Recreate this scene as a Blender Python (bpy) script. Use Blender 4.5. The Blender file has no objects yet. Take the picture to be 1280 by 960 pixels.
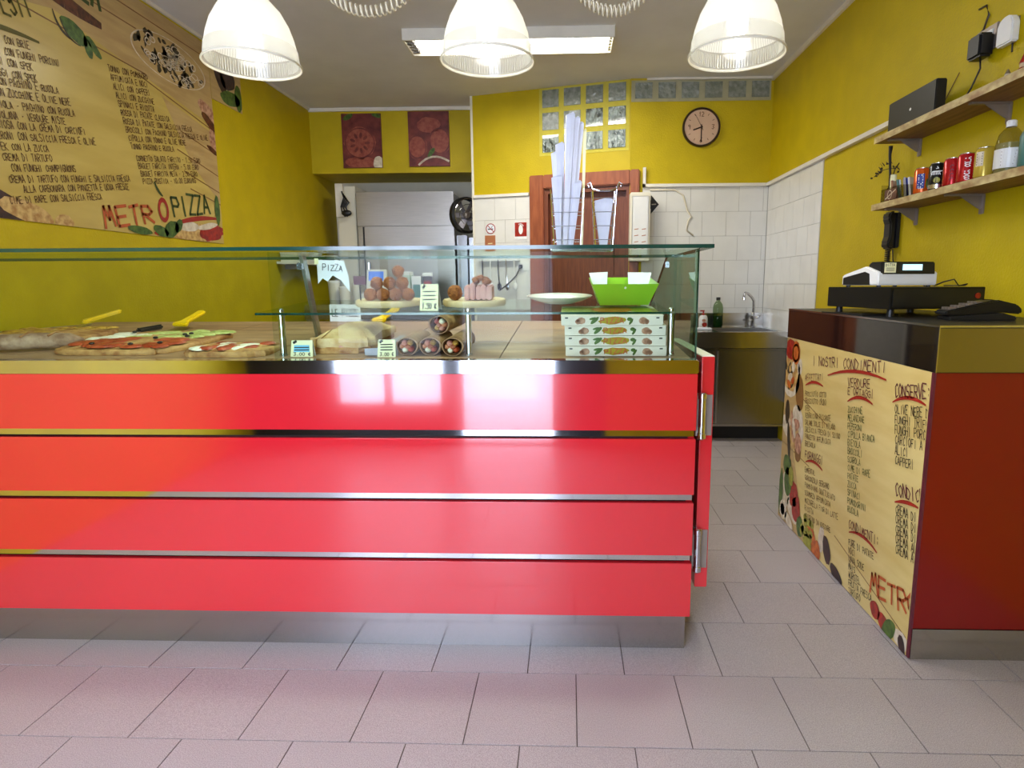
import bpy, bmesh, math, random
from mathutils import Matrix, Vector
random.seed(7)
sc = bpy.context.scene
COL = sc.collection
PI = math.pi

# ------------------------------------------------------------------ camera
FPX, YAW, PITCH, ROLL, EYE = 762.67, -.0324, -.1544, -.0046, 1.1914
PCX, PCY = 686.88, 473.53
cam_d = bpy.data.cameras.new('camera')
cam = bpy.data.objects.new('camera', cam_d); COL.objects.link(cam)
_f = Vector((math.sin(YAW)*math.cos(PITCH), math.cos(YAW)*math.cos(PITCH), math.sin(PITCH)))
_r = Vector((math.cos(YAW), -math.sin(YAW), 0)); _u = _r.cross(_f)
_r2 = _r*math.cos(ROLL)+_u*math.sin(ROLL); _u2 = _u*math.cos(ROLL)-_r*math.sin(ROLL)
cam.matrix_world = Matrix(((_r2.x, _u2.x, -_f.x, 0), (_r2.y, _u2.y, -_f.y, 0), (_r2.z, _u2.z, -_f.z, EYE), (0, 0, 0, 1)))
cam_d.sensor_fit = 'HORIZONTAL'; cam_d.sensor_width = 36
cam_d.lens = 36*FPX/1280
cam_d.shift_x = -(PCX-640)/1280; cam_d.shift_y = (PCY-480)/1280
cam_d.clip_start = .02
sc.camera = cam

# ------------------------------------------------------------------ world, daylight, exposure
w = bpy.data.worlds.new('overcast_sky'); sc.world = w; w.use_nodes = True
w.node_tree.nodes['Background'].inputs[0].default_value = (.66, .76, 1, 1)
w.node_tree.nodes['Background'].inputs[1].default_value = 14.0
def area(name, loc, rot, sx, sy, power, color):
    d = bpy.data.lights.new(name, 'AREA'); d.shape = 'RECTANGLE'; d.size = sx; d.size_y = sy
    d.energy = power; d.color = color
    o = bpy.data.objects.new(name, d); o.location = loc; o.rotation_euler = rot; COL.objects.link(o)
    return o
for nm, x, wd in (('daylight_door', -.46, .7), ('daylight_window', -1.3, .85)):
    o = area(nm, (x, -.86, 1.25), (-PI/2, 0, PI), wd, 2.4, 10, (.95, .97, 1)); o.data.cycles.is_portal = True
area('daylight_front', (-.95, -1.0, 1.3), (-PI/2, 0, PI), 1.4, 2.0, 16, (.74, .84, 1))
sc.view_settings.view_transform = 'Standard'; sc.view_settings.look = 'None'
sc.view_settings.exposure = 0.1; sc.view_settings.gamma = 1; sc.view_settings.use_curve_mapping = False
sc.cycles.transparent_max_bounces = 24
sc.cycles.max_bounces = 10; sc.cycles.diffuse_bounces = 5; sc.cycles.glossy_bounces = 5
sc.cycles.sample_clamp_indirect = 6
sc.cycles.caustics_reflective = False; sc.cycles.caustics_refractive = False

# ------------------------------------------------------------------ materials
def srgb(r, g, b):
    def c(v):
        v /= 255
        return v/12.92 if v <= .04045 else ((v+.055)/1.055)**2.4
    return (c(r), c(g), c(b), 1)
def mat(name, rgb, rough=.5, metal=0, var=.08, scale=12, bump=0, bscale=60, spec=.5, coat=0, rgb2=None, detail=4, stretch=None, emit=0, trans=0, alpha=1, aniso=0):
    m = bpy.data.materials.new(name); m.use_nodes = True
    nt = m.node_tree; N = nt.nodes; L = nt.links
    p = N['Principled BSDF']
    col = srgb(*rgb)
    p.inputs['Roughness'].default_value = rough; p.inputs['Metallic'].default_value = metal
    p.inputs['Specular IOR Level'].default_value = spec
    p.inputs['Coat Weight'].default_value = coat; p.inputs['Coat Roughness'].default_value = .04
    p.inputs['Transmission Weight'].default_value = trans; p.inputs['Alpha'].default_value = alpha
    if aniso: p.inputs['Anisotropic'].default_value = aniso
    tc = N.new('ShaderNodeTexCoord'); src = tc.outputs['Object']
    if stretch:
        mp = N.new('ShaderNodeMapping'); mp.inputs['Scale'].default_value = stretch
        L.new(src, mp.inputs['Vector']); src = mp.outputs['Vector']
    nz = N.new('ShaderNodeTexNoise'); nz.inputs['Scale'].default_value = scale; nz.inputs['Detail'].default_value = detail
    L.new(src, nz.inputs['Vector'])
    rp = N.new('ShaderNodeValToRGB')
    a = rgb2 and srgb(*rgb2) or tuple(max(0, x*(1-var)) for x in col[:3])+(1,)
    b = rgb2 and col or tuple(min(1, x*(1+var)) for x in col[:3])+(1,)
    rp.color_ramp.elements[0].color = a; rp.color_ramp.elements[1].color = b
    rp.color_ramp.elements[0].position = .35; rp.color_ramp.elements[1].position = .65
    L.new(nz.outputs['Fac'], rp.inputs['Fac']); L.new(rp.outputs['Color'], p.inputs['Base Color'])
    if bump:
        n2 = N.new('ShaderNodeTexNoise'); n2.inputs['Scale'].default_value = bscale; n2.inputs['Detail'].default_value = 5
        L.new(src, n2.inputs['Vector'])
        bp = N.new('ShaderNodeBump'); bp.inputs['Strength'].default_value = bump; bp.inputs['Distance'].default_value = .01
        L.new(n2.outputs['Fac'], bp.inputs['Height']); L.new(bp.outputs['Normal'], p.inputs['Normal'])
    if emit:
        p.inputs['Emission Color'].default_value = col; p.inputs['Emission Strength'].default_value = emit
    return m
def glass_mat(name, tint=(225, 240, 232), refl=1.0, rough=0):
    m = bpy.data.materials.new(name); m.use_nodes = True
    nt = m.node_tree; N = nt.nodes; L = nt.links; N.remove(N['Principled BSDF'])
    t = N.new('ShaderNodeBsdfTransparent'); t.inputs['Color'].default_value = srgb(*tint)
    g = N.new('ShaderNodeBsdfGlossy'); g.inputs['Roughness'].default_value = rough
    f = N.new('ShaderNodeFresnel'); f.inputs['IOR'].default_value = 1.45
    geo = N.new('ShaderNodeNewGeometry')
    mx = N.new('ShaderNodeMath'); mx.operation = 'MULTIPLY'; mx.inputs[1].default_value = refl
    inv = N.new('ShaderNodeMath'); inv.operation = 'SUBTRACT'; inv.inputs[0].default_value = 1
    L.new(geo.outputs['Backfacing'], inv.inputs[1])
    m2 = N.new('ShaderNodeMath'); m2.operation = 'MULTIPLY'
    L.new(f.outputs[0], mx.inputs[0]); L.new(mx.outputs[0], m2.inputs[0]); L.new(inv.outputs[0], m2.inputs[1])
    s = N.new('ShaderNodeMixShader'); L.new(m2.outputs[0], s.inputs[0]); L.new(t.outputs[0], s.inputs[1]); L.new(g.outputs[0], s.inputs[2])
    L.new(s.outputs[0], N['Material Output'].inputs['Surface'])
    return m
def speckle(name, rgb, dark, light, rough=.4, scale=420):
    m = mat(name, rgb, rough, 0, .05, 3, bump=.04, bscale=300)
    nt = m.node_tree; N = nt.nodes; L = nt.links; p = N['Principled BSDF']
    src = p.inputs['Base Color'].links[0].from_socket
    n = N.new('ShaderNodeTexNoise'); n.inputs['Scale'].default_value = scale; n.inputs['Detail'].default_value = 2
    geo = N.new('ShaderNodeNewGeometry'); L.new(geo.outputs['Position'], n.inputs['Vector'])
    r = N.new('ShaderNodeValToRGB'); e = r.color_ramp.elements
    e[0].color = srgb(*dark); e[0].position = .36; e[1].color = srgb(*light); e[1].position = .64
    L.new(n.outputs['Fac'], r.inputs['Fac'])
    mx = N.new('ShaderNodeMix'); mx.data_type = 'RGBA'; mx.inputs[0].default_value = .55
    L.new(src, mx.inputs[6]); L.new(r.outputs['Color'], mx.inputs[7]); L.new(mx.outputs[2], p.inputs['Base Color'])
    return m
M = {}
M['yellow'] = mat('yellow_wall_paint', (196, 172, 1), .55, 0, .06, 5, bump=.25, bscale=90, spec=.35)
M['plaster'] = mat('ceiling_plaster', (226, 225, 226), .85, 0, .03, 4, bump=.06, bscale=80)
M['cream'] = mat('cream_paint', (226, 220, 200), .7, 0, .04, 4)
M['trim'] = mat('white_trim', (232, 226, 212), .4, 0, .03, 8)
M['tile_w'] = mat('white_wall_tile', (226, 224, 216), .16, 0, .03, 6, spec=.5)
M['grout'] = mat('grout', (176, 172, 162), .9, 0, .06, 20)
M['floor'] = speckle('granite_floor_tile', (172, 164, 164), (126, 117, 117), (200, 194, 194), .38)
M['floor_gap'] = mat('floor_joint', (96, 86, 82), .9, 0, .1, 30)
M['pave'] = mat('street_paving', (222, 222, 222), .9, 0, .08, 3)
M['dark_front'] = mat('dark_shop_front', (34, 36, 48), .4, 0, .1, 4)
M['red'] = mat('glossy_red_laminate', (204, 32, 43), .13, 0, .03, 2, spec=.7, coat=1)
M['red'].node_tree.nodes['Principled BSDF'].inputs['Coat IOR'].default_value = 1.6
M['red_shaded'] = mat('shaded_red_laminate', (120, 13, 11), .2, 0, .05, 2, spec=.45, coat=.1)  # same red laminate, darkened to paint in shade on the till front
M['chrome'] = mat('polished_steel', (222, 222, 224), .06, 1, .02, 3)
M['plinth_m'] = mat('plinth_steel', (190, 188, 186), .16, 1, .03, 3)
M['steel'] = mat('brushed_steel', (176, 172, 166), .28, 1, .06, 6, stretch=(1, 1, 30))
M['steel_d'] = mat('dull_steel_sink', (150, 146, 138), .24, 1, .06, 6, stretch=(30, 1, 1))
M['black_gap'] = mat('black_recess', (14, 14, 16), .5, 0, .1, 10)
M['blackg'] = mat('glossy_black_band', (26, 20, 20), .05, .0, .05, 3, spec=1.0, coat=1.0)
M['black'] = mat('black_plastic', (22, 22, 23), .42, 0, .1, 20)
M['blackm'] = mat('black_metal', (18, 18, 18), .35, .2, .1, 20)
M['white'] = mat('white_plastic', (230, 230, 226), .35, 0, .02, 10)
M['bagpaper'] = mat('white_bag_paper', (204, 206, 218), .7, 0, .04, 30, bump=.1, bscale=40)
M['paper'] = mat('white_paper', (232, 234, 238), .7, 0, .03, 30, bump=.1, bscale=40)
M['glass'] = glass_mat('clear_case_glass', (242, 248, 244), .26)
M['glass_e'] = mat('green_glass_edge', (22, 62, 50), .12, 0, .1, 8, spec=.7)
M['glass_end'] = glass_mat('greenish_end_glass', (205, 226, 214), 1.0)
M['wood_door'] = mat('brown_door_wood', (124, 64, 34), .4, 0, .2, 5, rgb2=(104, 50, 26), stretch=(14, 14, 1.2), bump=.05)
M['wood_frame'] = mat('door_frame_wood', (160, 88, 52), .35, 0, .2, 5, rgb2=(136, 70, 40), stretch=(8, 8, 1.2))
M['deck'] = mat('brown_serving_slab', (178, 142, 104), .45, 0, .2, 3.5, rgb2=(140, 106, 76), stretch=(1.2, 5, 1), bump=.04, bscale=40)
M['shelf_wood'] = mat('shelf_wood', (150, 104, 66), .5, 0, .2, 5, rgb2=(112, 72, 44), stretch=(10, 1, 10), bump=.05)
M['shelf_edge'] = mat('worn_shelf_edge', (224, 208, 146), .55, 0, .2, 9, rgb2=(160, 122, 76), stretch=(3, 1.4, 3))
M['board'] = mat('pale_wood_board', (226, 204, 156), .5, 0, .1, 5, rgb2=(206, 178, 126), stretch=(2, 14, 2))
M['green'] = mat('lime_green_plastic', (150, 200, 48), .3, 0, .03, 8)
M['yplastic'] = mat('yellow_plastic', (246, 206, 14), .35, 0, .03, 8)
M['ceramic'] = mat('white_ceramic', (238, 238, 234), .12, 0, .02, 8, coat=.4)
M['crust'] = mat('baked_crust', (206, 160, 96), .7, 0, .3, 26, rgb2=(150, 96, 46), bump=.5, bscale=60)
M['dough'] = mat('pale_dough', (226, 198, 150), .75, 0, .2, 22, rgb2=(196, 156, 100), bump=.5, bscale=50)
M['rolld'] = mat('floury_dark_dough', (188, 158, 126), .8, 0, .2, 24, rgb2=(134, 98, 70), bump=.6, bscale=60)
M['wrap'] = mat('brown_wrap', (178, 138, 96), .7, 0, .2, 26, rgb2=(136, 96, 60), bump=.4, bscale=60)
M['sauce'] = mat('tomato_sauce', (190, 84, 44), .4, 0, .3, 30, rgb2=(146, 46, 22), bump=.6, bscale=50)
M['mozz'] = mat('white_cheese', (240, 234, 208), .45, 0, .1, 26, bump=.4, bscale=50)
M['zucch'] = mat('green_cream_topping', (202, 204, 128), .5, 0, .2, 34, rgb2=(150, 164, 74), bump=.4, bscale=60)
M['potato'] = mat('yellow_potato_topping', (220, 176, 66), .5, 0, .2, 34, rgb2=(150, 100, 38), bump=.7, bscale=60)
M['olive'] = mat('black_olive', (30, 24, 26), .3, 0, .1, 30)
M['fried'] = mat('fried_breadcrumb', (176, 108, 50), .8, 0, .3, 70, rgb2=(128, 70, 28), bump=.8, bscale=160)
M['ham'] = mat('pink_mortadella', (222, 164, 146), .45, 0, .2, 30, rgb2=(190, 118, 100), bump=.3, bscale=40)
M['sausage'] = mat('sausage_filling', (206, 138, 98), .5, 0, .2, 40, rgb2=(160, 84, 56))
M['foil'] = mat('grey_tray_paper', (150, 146, 152), .4, .3, .15, 10, bump=.5, bscale=24)
M['kraft'] = mat('box_cardboard', (232, 222, 204), .6, 0, .05, 16, bump=.05)
M['tagm'] = mat('cream_price_card', (244, 240, 190), .6, 0, .03, 20)
M['tagb'] = mat('blue_print', (120, 190, 220), .6, 0, .03, 20)
M['ink'] = mat('dark_ink', (34, 24, 18), .6, 0, .1, 30)
M['ink_b'] = mat('brown_ink', (92, 58, 18), .6, 0, .1, 30)
M['ink_g'] = mat('olive_ink', (92, 84, 22), .6, 0, .1, 30)
M['ink_dg'] = mat('dark_green_ink', (58, 74, 24), .6, 0, .1, 30)
M['ink_r'] = mat('red_brush_ink', (160, 36, 22), .5, 0, .1, 30)
M['ink_o'] = mat('orange_brush_ink', (186, 84, 34), .5, 0, .1, 30)
M['ink_w'] = mat('white_ink', (236, 236, 232), .5, 0, .03, 30)
M['ink_p'] = mat('wine_ink', (92, 26, 40), .5, 0, .1, 30)
M['ink_blue'] = mat('blue_ink', (24, 52, 140), .4, 0, .05, 30)
M['poster'] = mat('beige_wood_print', (222, 200, 130), .3, 0, .08, 2.2, rgb2=(208, 182, 108), stretch=(1, 1, 6), spec=.4)
M['mural'] = mat('straw_coloured_print', (206, 180, 96), .28, 0, .08, 1.6, rgb2=(190, 162, 80), stretch=(1, 1, 6), spec=.45)
M['plank'] = mat('print_plank_tone', (196, 166, 108), .3, 0, .1, 3, rgb2=(180, 148, 94), stretch=(1, 1, 8), spec=.45)
M['plank_line'] = mat('print_plank_line', (132, 92, 44), .4, 0, .1, 8)
M['p_white'] = mat('print_white', (226, 214, 192), .35, 0, .1, 30, rgb2=(196, 180, 152))
M['p_olive'] = mat('print_olive_dark', (64, 54, 36), .35, 0, .3, 40)
M['p_pasta'] = mat('print_pasta', (214, 180, 112), .35, 0, .2, 40, rgb2=(170, 124, 66))
M['p_red'] = mat('print_tomato_red', (176, 44, 26), .35, 0, .2, 40, rgb2=(130, 22, 14))
M['p_orange'] = mat('print_orange', (206, 110, 40), .35, 0, .2, 40, rgb2=(160, 66, 20))
M['p_green'] = mat('print_leaf_green', (86, 116, 40), .35, 0, .2, 40, rgb2=(46, 74, 24))
M['p_lime'] = mat('print_grape_green', (168, 164, 54), .35, 0, .2, 40, rgb2=(120, 118, 30))
M['p_pink'] = mat('print_sausage_pink', (206, 160, 128), .35, 0, .2, 40, rgb2=(150, 96, 70))
M['p_brown'] = mat('print_brown', (112, 62, 36), .35, 0, .2, 40, rgb2=(70, 36, 22))
M['p_purple'] = mat('print_aubergine', (64, 34, 34), .35, 0, .2, 40, rgb2=(36, 20, 22))
M['p_tom'] = mat('print_tomato_photo', (128, 54, 46), .4, 0, .2, 14, rgb2=(92, 30, 30))
M['p_tom2'] = mat('print_tomato_flesh', (164, 88, 66), .4, 0, .2, 30, rgb2=(136, 58, 46))
M['screen'] = mat('lit_display', (190, 232, 250), .3, 0, .02, 10, emit=1.1)
M['screen_b'] = mat('blue_display', (92, 130, 220), .3, 0, .02, 10, emit=.45)
M['can_red'] = mat('red_can_print', (186, 22, 26), .22, .35, .03, 10)
M['can_org'] = mat('orange_can_print', (222, 96, 24), .22, .3, .03, 10)
M['can_blk'] = mat('black_can_print', (26, 26, 24), .22, .3, .03, 10)
M['can_yel'] = mat('straw_can_print', (196, 170, 60), .22, .3, .03, 10)
M['alu'] = mat('aluminium', (196, 196, 196), .25, 1, .03, 10)
M['clearp'] = glass_mat('clear_plastic', (226, 226, 214), .8, .05)
M['bottle_g'] = glass_mat('clear_green_bottle', (190, 206, 180), .8, .03)
M['soap_g'] = mat('dark_green_liquid', (26, 60, 26), .2, 0, .1, 20)
M['wire'] = mat('chrome_wire', (206, 206, 212), .15, 1, .02, 10)
M['galv'] = mat('grey_bracket', (150, 138, 128), .4, .6, .08, 12)
M['cord'] = mat('black_cord', (26, 20, 18), .6, 0, .1, 30)
M['cord_w'] = mat('cream_cord', (222, 212, 186), .5, 0, .05, 30)
M['twig'] = mat('dry_twig', (58, 44, 22), .8, 0, .2, 40)
M['notice'] = mat('brown_notice', (176, 110, 70), .5, 0, .05, 20)
M['sink_top'] = mat('steel_worktop', (186, 182, 174), .2, 1, .04, 8)
M['ballast'] = mat('lamp_housing_white', (226, 222, 210), .4, 0, .03, 10)
M['clockface'] = mat('clock_face_beige', (208, 172, 142), .5, 0, .05, 10)
M['clockrim'] = mat('dark_brown_rim', (44, 26, 20), .3, 0, .1, 10)
M['teal'] = mat('teal_plastic', (70, 120, 110), .4, 0, .1, 10)
M['skin_y'] = mat('figurine_cream', (214, 190, 150), .5, 0, .1, 30)
def emission(name, rgb, s):
    m = bpy.data.materials.new(name); m.use_nodes = True; N = m.node_tree.nodes
    p = N['Principled BSDF']; p.inputs['Base Color'].default_value = srgb(*rgb)
    p.inputs['Emission Color'].default_value = srgb(*rgb); p.inputs['Emission Strength'].default_value = s
    return m
M['tube'] = emission('fluorescent_tube', (255, 252, 244), 9)
M['bulb'] = emission('lamp_bulb', (255, 252, 240), 7)
# glass block: wavy, grey green, half mirror
gb = mat('glass_block_face', (150, 158, 150), .08, 0, .2, 30, rgb2=(112, 120, 112), spec=1.0, coat=.6, bump=.9, bscale=26)
M['gblock'] = gb
M['gblock_c'] = mat('glass_block_rippled', (120, 132, 124), .06, .35, .5, 30, rgb2=(60, 70, 64), spec=1.0, coat=.8, bump=1.6, bscale=34, stretch=(1, 1, .6))
def lamp_shade(name, clear):
    m = bpy.data.materials.new(name); m.use_nodes = True
    nt = m.node_tree; N = nt.nodes; L = nt.links; N.remove(N['Principled BSDF'])
    t = N.new('ShaderNodeBsdfTransparent'); t.inputs[0].default_value = (.97, .97, .94, 1)
    d = N.new('ShaderNodeBsdfTranslucent'); d.inputs[0].default_value = (.95, .95, .9, 1)
    e = N.new('ShaderNodeBsdfDiffuse'); e.inputs[0].default_value = (.93, .93, .9, 1)
    g = N.new('ShaderNodeBsdfGlossy'); g.inputs['Roughness'].default_value = .1
    wv = N.new('ShaderNodeTexNoise'); wv.inputs['Scale'].default_value = 60
    c = N.new('ShaderNodeMixShader'); c.inputs[0].default_value = .5
    a = N.new('ShaderNodeMixShader'); a.inputs[0].default_value = 1-clear
    b = N.new('ShaderNodeMixShader'); b.inputs[0].default_value = .07
    L.new(d.outputs[0], c.inputs[1]); L.new(e.outputs[0], c.inputs[2])
    L.new(t.outputs[0], a.inputs[1]); L.new(c.outputs[0], a.inputs[2]); L.new(a.outputs[0], b.inputs[1]); L.new(g.outputs[0], b.inputs[2])
    L.new(b.outputs[0], N['Material Output'].inputs['Surface'])
    return m
M['shade'] = lamp_shade('prismatic_shade', .25)
M['skirt'] = lamp_shade('clear_ribbed_skirt', .6)

# ------------------------------------------------------------------ mesh helpers
class MB:
    def __init__(s): s.v = []; s.f = []; s.marks = []
    def mark(s): s.marks.append((len(s.v), len(s.f)))
    def add(s, vs, fs, T=None):
        n = len(s.v)
        s.v += [tuple(T @ Vector(p)) if T else tuple(p) for p in vs]
        s.f += [tuple(i+n for i in f) for f in fs]
        return s
    def box(s, x0, x1, y0, y1, z0, z1, T=None):
        return s.add([(x0,y0,z0),(x1,y0,z0),(x1,y1,z0),(x0,y1,z0),(x0,y0,z1),(x1,y0,z1),(x1,y1,z1),(x0,y1,z1)],
                     [(0,3,2,1),(4,5,6,7),(0,1,5,4),(1,2,6,5),(2,3,7,6),(3,0,4,7)], T)
    def prism(s, pts, a0, a1, axis='y', T=None):
        """closed outline extruded along an axis; pts are the two other coordinates (x,z for y; y,z for x; x,y for z)"""
        n = len(pts)
        def P(p, a): return (p[0], a, p[1]) if axis == 'y' else ((a, p[0], p[1]) if axis == 'x' else (p[0], p[1], a))
        vs = [P(p, a0) for p in pts]+[P(p, a1) for p in pts]
        fs = [tuple(range(n)), tuple(range(2*n-1, n-1, -1))]+[(i, i+n, (i+1) % n+n, (i+1) % n) for i in range(n)]
        return s.add(vs, fs, T)
    def lathe(s, prof, seg=24, T=None, cap0=True, cap1=True, c=(0, 0, 0), a0=0, a1=2*PI):
        full = abs(a1-a0-2*PI) < 1e-6; m = seg if full else seg+1
        vs = []; fs = []
        for r, z in prof:
            for k in range(m):
                t = a0+(a1-a0)*k/seg
                vs.append((c[0]+r*math.cos(t), c[1]+r*math.sin(t), c[2]+z))
        for i in range(len(prof)-1):
            for k in range(seg):
                k2 = (k+1) % m
                fs.append((i*m+k, i*m+k2, (i+1)*m+k2, (i+1)*m+k))
        if full and cap0: fs.append(tuple(range(m-1, -1, -1)))
        if full and cap1: fs.append(tuple((len(prof)-1)*m+k for k in range(m)))
        return s.add(vs, fs, T)
    def tube(s, pts, r, seg=6, T=None, taper=None):
        pts = [Vector(p) for p in pts]; vs = []; fs = []
        up = Vector((.13, .31, .94)).normalized()
        for i, p in enumerate(pts):
            d = (pts[min(i+1, len(pts)-1)]-pts[max(i-1, 0)]).normalized()
            a = d.cross(up)
            if a.length < .05: a = d.cross(Vector((1, 0, 0)))
            a.normalize(); b = d.cross(a)
            rr = r if taper is None else r*taper[i]
            for k in range(seg):
                t = 2*PI*k/seg; vs.append(p+a*rr*math.cos(t)+b*rr*math.sin(t))
        for i in range(len(pts)-1):
            for k in range(seg):
                k2 = (k+1) % seg; fs.append((i*seg+k, i*seg+k2, (i+1)*seg+k2, (i+1)*seg+k))
        fs.append(tuple(range(seg-1, -1, -1))); fs.append(tuple((len(pts)-1)*seg+k for k in range(seg)))
        return s.add(vs, fs, T)
    def ball(s, c, rx, ry=None, rz=None, seg=14, rings=8, jit=0, T=None):
        ry = ry or rx; rz = rz or rx
        vs = [(c[0], c[1], c[2]-rz)]; fs = []
        for i in range(1, rings):
            ph = PI*i/rings
            for k in range(seg):
                t = 2*PI*k/seg; j = 1+random.uniform(-jit, jit)
                vs.append((c[0]+rx*j*math.sin(ph)*math.cos(t), c[1]+ry*j*math.sin(ph)*math.sin(t), c[2]-rz*j*math.cos(ph)))
        vs.append((c[0], c[1], c[2]+rz)); top = len(vs)-1
        for k in range(seg):
            k2 = (k+1) % seg
            fs.append((0, 1+k2, 1+k)); fs.append((top, 1+(rings-2)*seg+k, 1+(rings-2)*seg+k2))
            for i in range(rings-2):
                fs.append((1+i*seg+k, 1+i*seg+k2, 1+(i+1)*seg+k2, 1+(i+1)*seg+k))
        return s.add(vs, fs, T)
    def mesh(s, name, m, smooth=False, bevel=0, bseg=2):
        me = bpy.data.meshes.new(name); bm = bmesh.new()
        vs = [bm.verts.new(p) for p in s.v]
        for f in s.f:
            try: bm.faces.new([vs[i] for i in f])
            except ValueError: pass
        bmesh.ops.recalc_face_normals(bm, faces=bm.faces)
        if bevel:
            es = [e for e in bm.edges if len(e.link_faces) == 2 and e.calc_face_angle(0) > .5]
            bmesh.ops.bevel(bm, geom=es, offset=bevel, segments=bseg, affect='EDGES', clamp_overlap=True)
        bm.to_mesh(me); bm.free()
        if smooth:
            for p in me.polygons: p.use_smooth = True
            if smooth != 'all': me.set_sharp_from_angle(angle=smooth if isinstance(smooth, float) else .7)
        me.materials.append(M[m] if isinstance(m, str) else m)
        return me
    def build(s, name, m, parent=None, loc=(0, 0, 0), smooth=False, bevel=0, bseg=2, rz=0):
        if len(s.marks) > 1 and parent and parent.name.split('.')[0] in ('menu_mural', 'till_counter', 'tomato_print') and name != 'plank_joints':
            if len(s.marks) <= 16:
                mk = s.marks+[(len(s.v), len(s.f))]; o = None
                for (v0, f0), (v1, f1) in zip(mk, mk[1:]):
                    if f1 == f0: continue
                    q = MB(); q.v = s.v[v0:v1]; q.f = [tuple(i-v0 for i in f) for f in s.f[f0:f1]]; o = link(name, q.mesh(name, m), parent)
                    if name in ('lettering', 'headings'): o['kind'] = 'stuff'
                return o
            o = link(name, s.mesh(name, m), parent); o['kind'] = 'stuff'; return o
        return link(name, s.mesh(name, m, smooth, bevel, bseg), parent, loc, rz)
def link(name, me, parent=None, loc=(0, 0, 0), rz=0):
    o = bpy.data.objects.new(name, me); COL.objects.link(o)
    o.location = loc; o.rotation_euler = (0, 0, rz)
    if parent: o.parent = parent
    return o
def tag(o, label, cat, group=None, kind=None):
    o['label'] = label; o['category'] = cat
    if group: o['group'] = group
    if kind: o['kind'] = kind
    return o
def thing(name, label, cat, loc=(0, 0, 0), rz=0, group=None):
    o = bpy.data.objects.new(name, None); COL.objects.link(o); o.empty_display_size = .05
    o.location = loc; o.rotation_euler = (0, 0, rz)
    return tag(o, label, cat, group)
def struct(name, mb, m, label=None, parent=None, **k):
    o = mb.build(name, m, parent, **k)
    if not parent:
        o['kind'] = 'structure'
        if label: o['label'] = label
    return o
def dup(root, loc, rz=None, label=None):
    r = root.copy(); COL.objects.link(r); r.location = loc
    if rz is not None: r.rotation_euler = (0, 0, rz)
    if label: r['label'] = label
    for ch in list(root.children):
        c = ch.copy(); COL.objects.link(c); c.parent = r
        for g in list(ch.children):
            d = g.copy(); COL.objects.link(d); d.parent = c
    return r
def R3(rx=0, ry=0, rz=0, t=(0, 0, 0)):
    return Matrix.Translation(t) @ Matrix.Rotation(rz, 4, 'Z') @ Matrix.Rotation(ry, 4, 'Y') @ Matrix.Rotation(rx, 4, 'X')

# ------------------------------------------------------------------ flat print: hand lettering and printed shapes
G = {  # strokes on a 4 x 6 grid
'A':'00 26 40;12 32','B':'00 06 36 45 33 03;33 42 30 00','C':'45 36 14 12 20 41','D':'00 06 25 43 20 00','E':'40 00 06 46;03 33','F':'00 06 46;03 33',
'G':'45 26 04 02 20 41 43 23','H':'00 06;40 46;03 43','I':'20 26','J':'46 41 20 01','K':'00 06;46 03 40','L':'06 00 40','M':'00 16 22 36 40','N':'00 06 40 46',
'O':'26 04 02 20 42 44 26','P':'00 06 36 44 33 03','Q':'26 04 02 20 42 44 26;22 40','R':'00 06 36 44 33 03;13 40','S':'45 26 05 13 33 41 20 01','T':'06 46;26 20',
'U':'06 01 20 41 46','V':'06 20 46','W':'06 10 24 30 46','X':'00 46;06 40','Y':'06 23 46;23 20','Z':'06 46 00 40','0':'26 04 02 20 42 44 26','1':'14 26 20','2':'05 26 44 00 40',
'3':'06 46 23 42 20 01','4':'30 36 02 42','5':'46 06 04 34 42 20 00','6':'46 13 01 20 41 33 12','7':'06 46 10','8':'23 05 26 45 23 01 20 41 23','9':'33 05 26 45 30',
'-':'13 33','.':'20 21',':':'21 22;24 25','/':'00 46','\'':'25 26',',':'21 10','`':'17 28','€':'45 26 14 12 20 41;04 34;02 32',' ':'','^':'17 26'}
def clip_poly(p, lo, hi):
    for ax in (0, 1):
        for lim, sgn in ((lo[ax], 1), (hi[ax], -1)):
            q = []
            for i in range(len(p)):
                a, b = p[i-1], p[i]
                da, db = (a[ax]-lim)*sgn, (b[ax]-lim)*sgn
                if (da >= 0) != (db >= 0):
                    t = da/(da-db); q.append((a[0]+(b[0]-a[0])*t, a[1]+(b[1]-a[1])*t))
                if db >= 0: q.append(b)
            p = q
            if len(p) < 3: return []
    return p
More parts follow.
